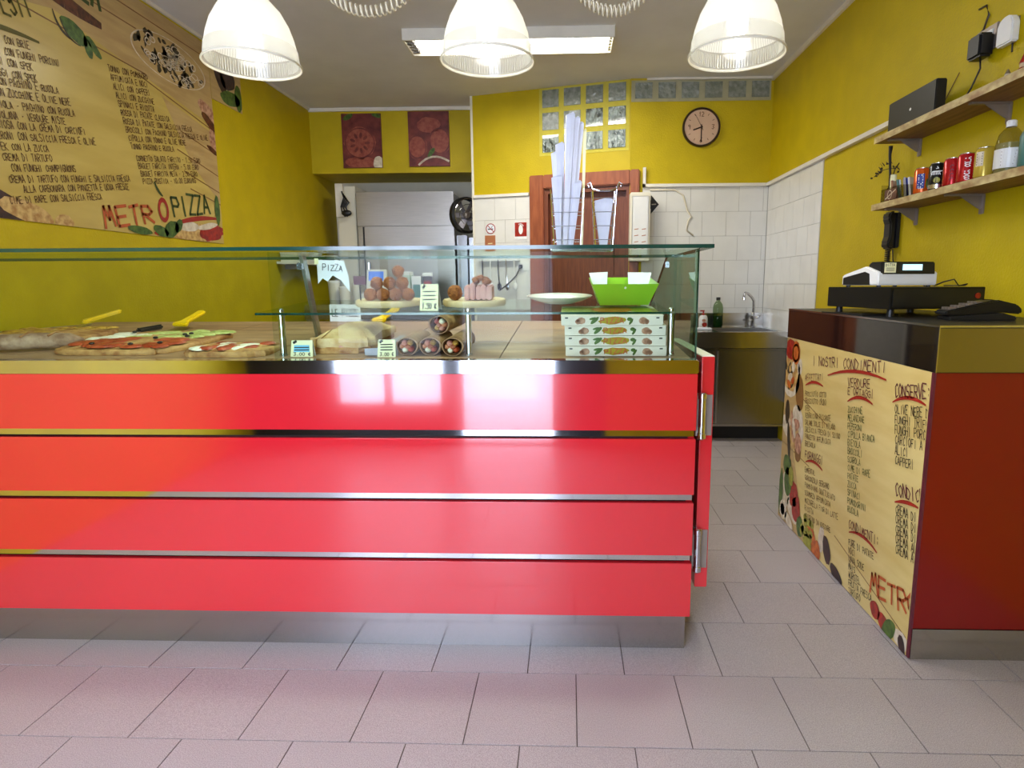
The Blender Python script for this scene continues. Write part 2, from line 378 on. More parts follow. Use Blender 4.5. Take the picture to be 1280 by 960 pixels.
class Print:
    """shapes printed on a surface: fn(u, v, off) -> point"""
    def __init__(s, fn, lo=(-99, -99), hi=(99, 99), off=.0006):
        s.fn, s.lo, s.hi, s.off = fn, lo, hi, off; s.mb = MB()
    def poly(s, pts, off=None):
        p = clip_poly(list(pts), s.lo, s.hi)
        if len(p) >= 3: s.mb.add([s.fn(a, b, off or s.off) for a, b in p], [tuple(range(len(p)))])
        return s
    def ribbon(s, pts, wd, taper=False, _m=True):
        if _m: s.mb.mark()
        n = len(pts)
        for i in range(n-1):
            (x0, y0), (x1, y1) = pts[i], pts[i+1]
            L = math.hypot(x1-x0, y1-y0) or 1e-9
            w0 = w1 = wd/2
            if taper: w0 = wd/2*(.25+.75*math.sin(PI*(i+.3)/(n))); w1 = wd/2*(.25+.75*math.sin(PI*(i+1.3)/(n)))
            e = 0 if taper else wd*.25/L
            dx, dy = (x1-x0)/L, (y1-y0)/L
            ax, ay, bx, by = x0-(x1-x0)*e, y0-(y1-y0)*e, x1+(x1-x0)*e, y1+(y1-y0)*e
            s.poly([(ax-dy*-w0, ay-dx*w0), (bx-dy*-w1, by-dx*w1), (bx+dy*-w1, by+dx*w1), (ax+dy*-w0, ay+dx*w0)])
        return s
    def text(s, u, v, txt, h, width=None, ang=0, wt=.13, jit=.35, adv=None):
        s.mb.mark()
        n = max(1, len(txt)); adv = width/n if width else (adv or .62)*h
        ca, sa = math.cos(ang), math.sin(ang)
        for i, ch in enumerate(txt):
            hh = h*random.uniform(.88, 1.1) if jit else h
            for st in G.get(ch, '').split(';'):
                if not st: continue
                P = []
                for xy in st.split():
                    x = (int(xy[0])+random.uniform(-jit, jit))/4*adv*.78+i*adv; y = (int(xy[1])+random.uniform(-jit, jit))/6*hh
                    P.append((u+x*ca-y*sa, v+x*sa+y*ca))
                s.ribbon(P, h*wt, False, False)
        return s
    def blob(s, cu, cv, ru, rv, ang=0, n=18, jit=.06, a0=0, a1=2*PI):
        s.mb.mark()
        ca, sa = math.cos(ang), math.sin(ang); P = []
        for k in range(n):
            t = a0+(a1-a0)*k/n; j = 1+random.uniform(-jit, jit)
            x, y = ru*j*math.cos(t), rv*j*math.sin(t)
            P.append((cu+x*ca-y*sa, cv+x*sa+y*ca))
        return s.poly(P)
    def ring(s, cu, cv, r, wd, n=28, ry=None):
        s.mb.mark()
        ry = ry or r
        for k in range(n):
            a, b = 2*PI*k/n, 2*PI*(k+1)/n
            i = 1-wd/r
            s.poly([(cu+r*math.cos(a), cv+ry*math.sin(a)), (cu+r*math.cos(b), cv+ry*math.sin(b)), (cu+i*r*math.cos(b), cv+i*ry*math.sin(b)), (cu+i*r*math.cos(a), cv+i*ry*math.sin(a))])
        return s
    def build(s, name, m, parent): return s.mb.build(name, m, parent)
    def new(s, off): return Print(s.fn, s.lo, s.hi, off)
def arc(u0, v0, u1, v1, bow, n=9):
    P = []
    for i in range(n):
        t = i/(n-1); dx, dy = u1-u0, v1-v0
        k = bow*4*t*(1-t); P.append((u0+dx*t-dy*k, v0+dy*t+dx*k))
    return P

# ================================================================== SETTING
XL, XR, YB, YN, YF, ZC = -2.415, 1.623, 5.19, 6.45, -.75, 2.805
AX, AY = -.842, 5.584
ALEN = math.hypot(.495-AX, YB+.01-AY); AANG = math.atan2(YB+.01-AY, .495-AX)
fl = struct('floor', MB().box(XL-.1, XR+.1, YF-.1, YN+.1, -.08, -.003), 'floor_gap', 'speckled grey pink granite tile floor laid in half bond')
_tile_me = {}
T, G2 = .30, .0016
for r in range(-5, 14):
    y0 = .825+T*r; y1 = y0+T
    off = .0216 + (0 if r % 2 == 0 else T/2)
    for k in range(-10, 8):
        x0 = off+T*k; x1 = x0+T
        a, b, c, d = max(x0, XL), min(x1, XR), max(y0, YF), min(y1, 4.75)
        if b-a < .03 or d-c < .03: continue
        if y0 > 1.86 and x1 < .36: continue
        if y0 > 1.86 and y1 < 3.0 and x0 > 1.12: continue
        if y0 > 3.1 and x0 > 1.3 and y1 < 3.0: continue
        key = (round(b-a, 3), round(d-c, 3))
        if key not in _tile_me:
            _tile_me[key] = MB().box(-(b-a)/2+G2, (b-a)/2-G2, -(d-c)/2+G2, (d-c)/2-G2, -.012, 0).mesh('floor_tile', 'floor')
        link('floor_tile', _tile_me[key], fl, ((a+b)/2, (c+d)/2, random.uniform(-.0006, 0)))
street = struct('ground_street', MB().box(-9, 9, -9, YF-.1, -.1, -.02), 'pave', 'grey street paving in front of the shop door')

struct('ceiling', MB().box(XL-.1, XR+.1, YF-.1, YN+.1, ZC, ZC+.1), 'plaster', 'plain off white plaster ceiling')
struct('wall_left', MB().box(XL-.1, XL, YF-.1, YN+.1, -.1, ZC+.02), 'yellow', 'yellow painted side wall carrying the big menu print')
wr = struct('wall_right', MB().box(XR, XR+.1, YF-.1, YB+.1, -.1, ZC+.02), 'yellow', 'yellow painted side wall with the two shelves')
wb = struct('wall_back', MB().box(.495, XR+.1, YB, YB+.1, -.1, ZC+.02), 'yellow', 'yellow and white tiled back wall behind the sink')
wa = struct('wall_door_side', MB().box(0, .56, 0, .1, -.1, ZC+.02).box(1.42, ALEN, 0, .1, -.1, ZC+.02).box(.56, 1.42, 0, .1, 2.06, ZC+.02).box(.5, 1.45, .1, .14, -.1, 2.2),
            'yellow', 'slightly turned yellow wall holding the brown door and glass blocks')
wa.location = (AX, AY, 0); wa.rotation_euler = (0, 0, AANG)
struct('wall_niche', MB().box(XL-.1, AX+.05, YN, YN+.1, -.1, ZC).box(AX-.02, AX+.08, AY+.0, YN+.1, -.1, ZC), 'cream', 'cream wall at the back of the oven niche')
struct('wall_bulkhead', MB().box(XL, AX, 5.9, YN, 2.225, ZC), 'yellow', 'yellow boxed beam above the oven niche carrying two tomato prints')
struct('wall_front', MB().box(.27, XR+.1, YF-.1, YF, -.1, ZC).box(-1.75, .27, YF-.1, YF, 2.5, ZC), 'yellow', 'yellow shop front wall around the street door')
struct('window_1', MB().box(XL-.1, -1.75, YF-.1, YF, -.1, ZC).box(-1.75, -.95, YF-.1, YF, -.1, .30).box(-.95, -.80, YF-.1, YF+.02, 0, 2.5).box(-.12, .27, YF-.1, YF+.02, -.1, 2.5).box(-1.38, -1.34, YF-.08, YF, .30, 2.5), 'dark_front', 'dark framed shop window and street door opening with added light blocking post')  # broad post right of the doorway is added to block daylight
# cornice and dado trims
struct('trim_1', MB().box(XR-.02, XR, YF, YB, ZC-.03, ZC).box(XL, XL+.015, YF, 5.9, ZC-.02, ZC).box(XL, AX, 5.885, 5.9, ZC-.03, ZC).box(.62, XR, YB-.012, YB, ZC-.016, ZC), 'trim', 'thin cream cornice strip under the ceiling')
t2 = struct('trim_2', MB().box(.60, XR, YB-.03, YB, 1.966, 1.99).box(.60, .622, YB-.03, YB, 1.966, 2.12), 'trim', 'cream dado strip over the white tiles of the back wall')
struct('trim_3', MB().box(XR-.03, XR, 2.9, YB-.001, 1.966, 1.99), 'trim', 'cream dado strip along the side wall above white tiles')
t4 = struct('trim_4', MB().box(0, .52, -.025, 0, 1.945, 1.968), 'trim', 'grey dado strip between oven niche and brown door')
t4.location = (AX, AY, 0); t4.rotation_euler = (0, 0, AANG)

def tile_wall(parent, u0, u1, ztop, rows, fn, pitch=.196):
    """fn(u0,u1,z0,z1) -> mesh builder of one tile"""
    cache = {}
    for r in range(rows):
        z1 = ztop-r*pitch; z0 = z1-pitch
        u = u0-(pitch/2 if r % 2 else 0)
        while u < u1-.01:
            a, b = max(u, u0), min(u+pitch, u1)
            if b-a > .02:
                fn(a+.0013, b-.0013, z0+.0013, z1-.0013)
            u += pitch
def tb(a, b, z0, z1): MB().box(a, b, YB-.006, YB, z0, z1).build('wall_tile', 'tile_w', wb)
def tr(a, b, z0, z1): MB().box(XR-.006, XR, a, b, z0, z1).build('wall_tile', 'tile_w', wr)
def ta(a, b, z0, z1): MB().box(a, b, -.006, 0, z0, z1).build('wall_tile', 'tile_w', wa)
MB().box(.60, XR-.001, YB-.002, YB, .3, 1.966).build('grout_bed', 'grout', wb)
MB().box(XR-.002, XR, 4.1, YB-.003, .3, 1.966).build('grout_bed', 'grout', wr)
MB().box(0, .53, -.002, 0, .3, 1.945).build('grout_bed', 'grout', wa)
tile_wall(wb, .60, XR-.008, 1.966, 6, tb); tile_wall(wr, 4.1, YB-.008, 1.966, 6, tr); tile_wall(wa, 0, .53, 1.945, 5, ta)

# glass blocks: 4 x 3 in the turned wall, a row of six on to the corner
MB().box(.615, ALEN-.008, -.004, 0, 2.262, ZC).build('mortar_panel', mat('yellow_mortar', (206, 192, 70), .8, 0, .06, 20), wa)
gx0, gw, gz0, gh = .622, .1885, 2.268, .1795
for r in range(3):
    for c in range(4):
        x, z = gx0+c*gw, gz0+r*gh
        MB().box(x+.011, x+gw-.011, -.012, .05, z+.009, z+gh-.009).build('glass_block', 'gblock_c' if r == 0 or (r == 1 and c > 1) else 'gblock', wa, bevel=.012, smooth=True)
MB().box(.497, XR-.022, YB-.004, YB, 2.628, ZC-.017).build('mortar_panel', mat('cream_mortar', (172, 166, 132), .8, 0, .06, 20), wb)
for c in range(6):
    x = .503+c*.1845
    MB().box(x+.012, x+.1725, YB-.012, YB+.05, 2.64, ZC-.022).build('glass_block', 'gblock', wb, bevel=.012, smooth=True)

# door in the turned wall
d1 = struct('door_1', MB().box(.53, .655, -.035, .02, 0, 2.105).box(1.40, 1.505-.03, -.035, .02, 0, 2.105).box(.655, 1.40, -.035, .02, 1.99, 2.105), 'wood_frame', 'brown wooden door in a broad moulded frame below the glass blocks', bevel=.008)
d1.location = (AX, AY, 0); d1.rotation_euler = (0, 0, AANG)
MB().box(.655, .69, -.005, .1, 0, 1.99).box(1.365, 1.40, -.005, .1, 0, 1.99).box(.69, 1.365, -.005, .1, 1.95, 1.99).build('inner_jamb', 'wood_door', d1)
MB().box(.69, 1.365, .055, .09, 0, 1.95).build('door_leaf', 'wood_door', d1)
MB().box(.80, 1.26, .046, .056, 1.1, 1.82).box(.80, 1.26, .046, .056, .2, .95).build('raised_panel', 'wood_door', d1, bevel=.006)

# ================================================================== CEILING LIGHTS
t = thing('ceiling_light', 'long white fluorescent ceiling light with bright tube behind the middle pendant', 'lamp', (-.39, 4.3, ZC))
MB().box(-.68, .68, -.14, .14, -.022, 0).box(-.68, .68, -.14, -.13, -.07, -.022).box(-.68, -.67, -.13, .14, -.07, -.022).box(.67, .68, -.13, .14, -.07, -.022).box(-.67, .67, .13, .14, -.07, -.022).build('housing', 'ballast', t)
MB().box(-.60, .645, -.105, .105, -.066, -.05).build('diffuser', 'tube', t)
for x in (-.665, .648):
    for k in range(5): MB().box(x, x+.05 if x < 0 else x+.018, -.12+k*.05, -.10+k*.05, -.068, -.03).build('louvre_fin', 'wire', t)
ld = area('ceiling_light_glow', (-.39, 4.3, ZC-.08), (0, 0, 0), 1.25, .2, 34, (1, .97, .9))

def pendant(x, y, z, label):
    t = thing('pendant_lamp', label, 'lamp', (x, y, z), 0, 'pendant lamps over the counter')
    o = [(.150, 0), (.146, .006), (.141, .05), (.1385, .056), (.132, .085), (.118, .125), (.096, .165), (.068, .195), (.046, .21)]
    MB().lathe(o[3:], 48, cap0=False, cap1=False).build('shade', 'shade', t, smooth='all')
    MB().lathe(o[:4], 48, cap0=False, cap1=False).build('skirt', 'skirt', t, smooth='all')
    MB().lathe([(.150, -.002), (.153, .002), (.150, .007), (.146, .002), (.150, -.002)], 48, cap0=False, cap1=False).build('rim', 'cream', t, smooth=True)
    rb = MB()
    for k in range(96):
        a = 2*PI*k/96
        rb.box(-.0009, .0009, .1375, .1405, .008, .05, R3(rz=a))
        for i in range(3, 6):
            (r0, z0), (r1, z1) = o[i], o[i+1]
            rb.add([R3(rz=a) @ Vector(p) for p in ((-.0008, r0-.001, z0), (.0008, r0-.001, z0), (.0006, r1-.001, z1), (-.0006, r1-.001, z1))], [(0, 1, 2, 3)])
    ribs = rb.build('prism_ribs', 'skirt', t); ribs['kind'] = 'stuff'
    MB().lathe([(.048, .208), (.05, .215), (.05, .25), (.036, .27), (.012, .285), (.006, .30)], 24).build('cap', 'galv', t, smooth=True)
    MB().tube([(0, 0, .295), (0, 0, ZC-z)], .004).build('cable', 'cord_w', t)
    MB().ball((0, 0, .10), .033, .033, .05).build('bulb', 'bulb', t, smooth='all')
    d = bpy.data.lights.new('pendant_glow', 'POINT'); d.energy = .85; d.color = (1, .97, .9); d.shadow_soft_size = .045
    e = bpy.data.lights.new('pendant_beam', 'SPOT'); e.energy = 19; e.color = (1, .97, .9); e.shadow_soft_size = .05; e.spot_size = 2.5; e.spot_blend = .6
    eo = bpy.data.objects.new('pendant_beam', e); COL.objects.link(eo); eo.location = (x, y, z+.03)
    lo = bpy.data.objects.new('pendant_glow', d); COL.objects.link(lo); lo.location = (x, y, z+.04)
pendant(-1.035, 2.1, 1.902, 'leftmost of the three glowing ribbed dome pendants, in front of menu wall')
pendant(-.264, 2.1, 1.902, 'middle of the three glowing ribbed dome pendants, before ceiling light')
pendant(.533, 2.1, 1.908, 'rightmost of the three glowing ribbed dome pendants, above clock side')
def coil(name, x0, z0, x1, zl, label):
    P = []; n = 34*10; 
    for i in range(n+1):
        t = i/n; x = x0+(x1-x0)*t; z = zl+(z0-zl)*(2*t-1)**2
        a = 2*PI*34*t; P.append((x+.0*math.cos(a), 2.1+.016*math.cos(a), z+.016*math.sin(a)))
    tag(MB().tube(P, .0032, 5).build(name, 'cord_w', smooth='all'), label, 'cable')
coil('coiled_cable', -.10, 2.30, .38, 2.046, 'cream coiled cable sagging between middle and right pendants')
coil('coiled_cable', -.92, 2.30, -.36, 2.058, 'cream coiled cable sagging between left and middle pendants')

# ================================================================== WALL CLOCK, PRINTS, SIGNS
def on_back(cx, cz, y=YB):    # u right, v up on a wall facing the street
    return lambda u, v, o: (u, -o, v)
t = thing('wall_clock', 'round brown rimmed wall clock on yellow back wall', 'clock', (1.058, YB, 2.425))
MB().lathe([(.150, 0), (.152, .02), (.146, .032), (.138, .032), (.134, .022)], 48, R3(rx=PI/2), cap1=False).build('rim', 'clockrim', t, smooth=True)
MB().lathe([(.136, .004), (.136, .021)], 48, R3(rx=PI/2)).build('dial', 'clockface', t)
p = Print(on_back(0, 0), off=.0222)
p.text(-.022, .082, '12', .034, .044, jit=0).text(.083, -.016, '3', .034, .022, jit=0).text(-.105, -.016, '9', .034, .022, jit=0).text(-.01, -.115, '6', .034, .022, jit=0)
for k in range(12):
    if k % 3: a = k*PI/6; p.ribbon([(.10*math.sin(a), .10*math.cos(a)), (.115*math.sin(a), .115*math.cos(a))], .004)
p.build('numerals', 'ink_b', t)['kind'] = 'stuff'
MB().box(-.004, .004, -.0255, -.024, -.115, .02).build('minute_hand', 'clockrim', t)
MB().box(-.005, .005, -.0275, -.0265, -.01, .07, R3(ry=-1.9)).build('hour_hand', 'clockrim', t)
MB().box(-.0015, .0015, -.0295, -.0285, -.03, .11, R3(ry=-.5)).build('second_hand', 'clockrim', t)

def canvas(x0, x1, z0, z1, kind, label):
    t = thing('tomato_print', label, 'picture', ((x0+x1)/2, 5.9, (z0+z1)/2), 0, 'tomato prints above the oven')
    w2, h2 = (x1-x0)/2, (z1-z0)/2
    MB().box(-w2, w2, -.02, 0, -h2, h2).build('canvas', 'p_tom', t)
    P = Print(on_back(0, 0), (-w2, -h2), (w2, h2), .0208)
    L = [P.new(.0208+.0003*i) for i in range(4)]
    if kind == 0:
        L[0].blob(-.02, -.02, .145, .14); L[0].blob(-.02, -.19, .15, .05)
        L[1].ring(-.02, -.02, .142, .012, 30, .137)
        for k in range(9):
            a = 2*PI*k/9; L[1].blob(-.02+.07*math.cos(a), -.02+.07*math.sin(a), .026, .013, a, 10)
        L[0].build('tomato_slices', 'p_tom2', t); L[1].build('slice_flesh', 'p_tom', t)
        L[2].blob(-.12, .21, .05, .022, .5); L[2].blob(.15, .22, .05, .018, -.3); L[2].build('printed_leaf', 'p_green', t)
        L[3].blob(.15, -.2, .05, .06); L[3].build('garlic_print', 'p_white', t)
    else:
        for c in ((-.11, -.07, .09, .11), (.1, -.02, .1, .12), (0, .12, .11, .07)): L[0].blob(c[0], c[1], c[2], c[3])
        L[1].ring(-.11, -.07, .088, .012, 26, .108); L[1].ring(.1, -.02, .098, .012, 26, .118)
        L[0].build('tomato_slices', 'p_tom2', t); L[1].build('slice_flesh', 'p_tom', t)
        L[2].ribbon(arc(-.1, -.23, .18, -.2, .2), .018); L[2].build('onion_strip', 'p_white', t)
        L[3].blob(.02, -.12, .05, .02, .9); L[3].build('printed_leaf', 'p_green', t)
canvas(-2.108, -1.741, 2.272, 2.752, 0, 'tomato slice print hanging nearer the menu wall')
canvas(-1.487, -1.108, 2.279, 2.765, 1, 'tomato pieces print hanging nearer the brown door')

def on_a(s, z, name, label, cat):
    t = thing(name, label, cat, (AX+s*math.cos(AANG), AY+s*math.sin(AANG), z), AANG); return t
t = on_a(.155, 1.677, 'prohibition_sign', 'round red ringed no smoking sign on white tiles', 'sign')
MB().lathe([(.047, .006), (.047, .009)], 28, R3(rx=PI/2)).build('disc', 'paper', t)
p = Print(on_back(0, 0), off=.0096); p.ring(0, 0, .046, .008); p.ribbon([(-.03, .03), (.03, -.03)], .007); p.build('red_ring', 'ink_r', t)
p = Print(on_back(0, 0), off=.0094); p.ribbon([(-.025, -.004), (.022, -.004)], .009); p.ribbon(arc(.01, .004, .02, .022, .2), .004); p.build('cigarette', 'ink', t)
t = on_a(.148, 1.553, 'wall_notice', 'brown square notice below the round no smoking sign', 'sign')
MB().box(-.05, .05, -.009, -.006, -.072, .066).build('card', 'notice', t)
p = Print(on_back(0, 0), off=.0096); p.ribbon([(-.02, -.005), (.02, -.003)], .006); p.build('printed_mark', 'tagm', t)
t = on_a(.44, 1.65, 'extinguisher_sign', 'red and white fire extinguisher sign beside door frame', 'sign')
MB().box(-.06, .06, -.01, -.006, -.075, .076).build('plate', 'p_red', t)
p = Print(on_back(0, 0), off=.0106); p.blob(0, .012, .02, .042, 0, 16, .02); p.ribbon(arc(-.02, .055, .024, .04, .25), .006)
p.poly([(-.055, -.07), (.055, -.07), (.055, -.048), (-.055, -.048)]); p.ribbon([(-.058, .074), (.058, .074), (.058, -.073), (-.058, -.073), (-.058, .074)], .005); p.build('pictogram', 'ink_w', t)
t = on_a(.458, 1.345, 'wall_socket', 'white wall socket with black plug left of the door', 'socket')
MB().box(-.055, .055, -.014, -.006, -.038, .038).build('cover_plate', 'white', t, bevel=.003)
MB().box(-.03, .0, -.05, -.014, -.02, .015).build('plug', 'black', t, bevel=.004)
MB().tube([(-.02, -.04, -.01), (-.04, -.07, -.08), (-.12, -.09, -.16), (-.2, -.08, -.21)], .006).build('lead', 'cord', t, smooth='all')

# white electrical box right of the door, arrow sticker, cream cable
t = thing('electrical_cabinet', 'cream electrical cabinet fixed on the wall right of the brown door', 'cabinet', (.575, YB, 1.62))
MB().box(-.085, .075, -.14, -.02, -.25, .29).build('casing', 'cream', t, bevel=.006)
MB().box(-.07, .06, -.146, -.14, -.22, .26).build('lid', 'white', t, bevel=.003)
p = Print(on_back(0, 0), off=.147)
for k in range(2):
    for j in range(4): p.ribbon([(-.05+k*.06, .0-.05*j), (-.02+k*.06, .005-.05*j)], .006)
p.build('printed_marks', 'notice', t)['kind'] = 'stuff'
t = thing('arrow_sticker', 'black arrow sticker on white tiles over the case', 'sticker', (.69, YB-.006, 1.83))
MB().prism([(-.045, .035), (-.02, .035), (-.02, .075), (.045, .0), (-.02, -.075), (-.02, -.035), (-.045, -.03), (-.03, 0)], -.0015, 0, 'y').build('backing', 'black', t)
p = Print(on_back(0, 0), off=.0022); p.ribbon([(-.012, 0), (.02, .002)], .008); p.build('printed_bar', 'steel', t)
tag(MB().tube([(.66, YB-.012, 1.945), (.86, YB-.012, 1.943), (.93, YB-.012, 1.90), (.965, YB-.012, 1.78), (1.0, YB-.014, 1.73), (.975, YB-.012, 1.70), (.965, YB-.012, 1.62), (1.02, YB-.014, 1.58)], .007, 6).build('wall_cable', 'cord_w', smooth='all'), 'thin cream cable looping over white tiles beneath the dado strip', 'cable')

# ================================================================== MENU MURAL ON THE LEFT WALL (u = +Y, v = z)
t = thing('menu_mural', 'large straw coloured printed pizza menu covering the yellow wall', 'menu board', (XL, 0, 0))
MB().box(0, .006, .9, 4.28, 1.478, 2.77).build('main_panel', 'mural', t)
MB().box(0, .006, 4.283, 4.675, 2.44, 2.77).build('upper_panel', 'mural', t)
fm = lambda u, v, o: (.006+o, u, v)
def PM(i=0, hi=(4.28, 2.77)): return Print(fm, (.9, 1.478), hi, .0006+.0004*i)
# plank tone along the top and the right, with plank joints
p = PM(0); p.poly([(2.2, 2.30), (3.0, 2.47), (4.28, 2.25), (4.28, 2.77), (2.2, 2.77)]); p.poly([(3.75, 2.3), (4.28, 2.2), (4.28, 1.75), (4.0, 1.95)])
p.build('plank_tone', 'plank', t)
p = Print(fm, (4.285, 2.44), (4.675, 2.77), .0006); p.poly([(4.2, 2.4), (4.7, 2.4), (4.7, 2.8), (4.2, 2.8)]); p.build('plank_tone', 'plank', t)
p = PM(1); 
for a, b in (((2.5, 2.43), (3.62, 2.38)), ((2.9, 2.62), (3.75, 2.60)), ((3.55, 2.36), (4.28, 2.22)), ((3.9, 2.14), (4.28, 2.07)), ((3.85, 2.02), (4.28, 1.93)), ((3.9, 1.90), (4.28, 1.82)), ((3.95, 1.80), (4.28, 1.74)), ((3.3, 2.70), (4.28, 2.68))):
    p.ribbon([a, b], .007)
p.build('plank_joints', 'plank_line', t)
p = PM(2); p.ribbon(arc(2.7, 2.62, 3.31, 2.512, -.03, 9), .075, True); p.build('brush_stroke', 'p_brown', t)
p = PM(3)
p.text(2.58, 2.625, 'METROPIZZA', .16, .75, -.05, .13); p.build('lettering', 'ink_dg', t)
p = PM(2); p.blob(3.12, 2.415, .085, .045, -.35); p.blob(3.24, 2.385, .06, .022, -.75); p.blob(3.20, 2.37, .025, .05, .3); p.build('printed_basil', 'p_green', t)
p = PM(3); p.ribbon(arc(3.0, 2.47, 3.10, 2.37, -.18), .014, True); p.ribbon(arc(3.04, 2.45, 3.15, 2.36, -.2), .01, True); p.build('leaf_stem', 'p_olive', t)
# bowls of olives and rings
p = PM(2); p.blob(3.87, 2.53, .36, .13, -.0, 36, .01); p.build('printed_plate', 'plank', t)
p = PM(3); p.ring(3.87, 2.53, .35, .012, 40, .125); p.build('plate_rim', 'p_white', t)
p = PM(3)
for k in range(60):
    a = random.uniform(0, 2*PI); q = math.sqrt(random.random())
    p.blob(3.87+.31*q*math.cos(a), 2.53+.105*q*math.sin(a)-.03*q*math.cos(a), random.uniform(.015, .035), random.uniform(.008, .02), random.uniform(0, 3), 8, .2)
p.build('printed_olives', 'p_olive', t)
p = PM(4)
for k in range(44):
    a = random.uniform(0, 2*PI); q = math.sqrt(random.random())
    p.ring(3.87+.30*q*math.cos(a), 2.53+.09*q*math.sin(a)-.03*q*math.cos(a), random.uniform(.025, .045), .008, 10, random.uniform(.012, .024))
p.build('printed_rings', 'p_white', t)
p = PM(3); p.blob(4.22, 2.33, .12, .05, -.4); p.blob(4.26, 2.16, .05, .09); p.build('printed_ham', 'p_pink', t)
p = PM(4); p.blob(4.22, 2.27, .09, .03, -.5); p.blob(4.24, 2.09, .07, .018, -.3); p.build('printed_olives', 'p_brown', t)
p = Print(fm, (4.285, 2.44), (4.675, 2.77), .001); p.blob(4.40, 2.60, .05, .11, .6); p.blob(4.50, 2.62, .10, .07, .2); p.build('printed_garlic', 'p_purple', t)
p = Print(fm, (4.285, 2.44), (4.675, 2.77), .0014); p.blob(4.52, 2.50, .13, .05, .1); p.blob(4.63, 2.53, .05, .09, 0); p.build('printed_leaf', 'p_green', t)
# lettering
p = PM(5); p.text(2.30, 2.20, 'I PIU RICHIESTI', .105, .62, .31, .10); p.build('lettering', 'ink_g', t)
p = PM(5); p.ribbon(arc(2.3, 2.18, 2.90, 2.285, .05), .024, True); p.build('underline', 'ink_g', t)
A1 = .165
l1 = [('FORMAGGI CON BRIE', 2.849, 2.238), ('FORMAGGI CON FUNGHI PORCINI', 3.007, 2.217), ('FORMAGGI CON SPEK', 2.85, 2.147), ('FORMAGGI CON SPEK', 2.867, 2.104), ('MOZZA CON PACHINO E RUCOLA', 2.981, 2.088), ('MOZZA CON ZUCCHINE E OLIVE NERE', 3.046, 2.053),
      ('CAPRICCIOLA - PACHINO CON RUCOLA', 3.064, 2.008), ('ORTOLANA - VERDURE MISTE', 3.001, 1.955), ('CAPRICCIOSA CON LA CREMA DI CARCIOFI', 3.12, 1.935), ('PEPERONI CON SALSICCIA FRESCA E OLIVE', 3.181, 1.90), ('SPEK CON LA ZUCCA', 2.881, 1.805),
      ('CREMA DI TARTUFO', 2.895, 1.764), ('CON FUNGHI CHAMPIGNONS', 3.029, 1.742), ('CREMA DI TARTUFO CON FUNGHI E SALSICCIA FRESCA', 3.403, 1.757), ('ALLA CARBONARA CON PANCETTA E UOVA FRESCE', 3.388, 1.712), ('CIME DI RAPE CON SALSICCIA FRESCA', 3.18, 1.632)]
g = MB()
for s, ue, ve in l1:
    wd = len(s)*.0166; q = PM(5); q.mb = g
    q.text(ue-wd*math.cos(A1), ve-wd*math.sin(A1), s, .031, wd, A1, .105, .2)
g.build('lettering', 'ink_b', t)
l2 = ['TONNO CON POMODORO', 'AFFUMICATA E NOCI', 'ALICI CON CAPPERI', 'ALICI CON ZUCCHINE', 'SPINACI E RICOTTA', 'ROSSA DI PATATE CLASSICA', 'ROSSA DI PATATE CON SALSICCIA FRESCA', 'BROCCOLI CON PACHINO SALSICCIA FRESCA E OLIVE', 'CIPOLLA CON TONNO E OLIVE NERE', 'TONNO PACHINO E RUCOLA']
g = MB()
for k, s in enumerate(l2):
    q = PM(5); q.mb = g; q.text(3.325+.0123*k, 2.302-.0408*k, s, .030, len(s)*.0176, A1, .115, .2)
for k, s in enumerate(['CORNETTO SALATO FARCITO - 1.50 EURO', 'BAGUET FARCITA INTERA - 5.00 EURO', 'BAGUET FARCITA META - 2.50 EURO', 'PIZZA RUSTICA - 10.00 EURO/KG']):
    q = PM(5); q.mb = g; q.text(3.468+.0127*k, 1.878-.0393*k, s, .030, len(s)*.0178, A1, .115, .2)
g.build('lettering', 'ink_b', t)
p = PM(6); p.text(3.178, 1.489, 'METR', .105, .41, .16, .16); p.build('lettering', 'ink_o', t)
p = PM(6); p.ring(3.659, 1.635, .048, .018, 24, .072); p.build('lettering', 'ink_r', t)
p = PM(6); p.ribbon(arc(3.60, 1.79, 3.665, 1.715, -.1), .02, True); p.build('accent', 'ink_dg', t)
p = PM(6); p.text(3.758, 1.611, 'PIZZA', .112, .40, .155, .14); p.build('lettering', 'ink_dg', t)
p = PM(6); p.ribbon(arc(3.70, 1.545, 4.22, 1.640, .04), .03, True); p.build('underline', 'ink_r', t)
p = PM(3); p.blob(4.0, 1.53, .28, .06, .05, 22, .1); p.build('printed_bread', 'p_pasta', t)
p = PM(4); p.blob(4.14, 1.54, .15, .05, .15, 22, .15); p.blob(3.66, 1.505, .10, .02, .1); p.build('printed_ham', 'p_red', t)
p = PM(5); p.blob(3.90, 1.56, .10, .03, .1); p.blob(4.10, 1.58, .12, .02, .2); p.build('printed_cheese', 'p_white', t)
p = PM(7); p.blob(3.72, 1.53, .075, .045, .4); p.blob(3.62, 1.51, .07, .03, -.2); p.blob(3.79, 1.555, .05, .03, .8); p.blob(3.44, 1.50, .10, .022, -.05); p.blob(4.23, 1.70, .03, .10); p.build('printed_basil', 'p_green', t)
p = PM(3); p.blob(2.56, 1.53, .16, .07, -.1); p.blob(2.3, 1.55, .3, .1); p.build('printed_ham', 'p_purple', t)
p = PM(4); p.blob(2.72, 1.52, .14, .045, -.2); p.blob(2.92, 1.49, .055, .04); p.build('printed_onion', 'p_pasta', t)

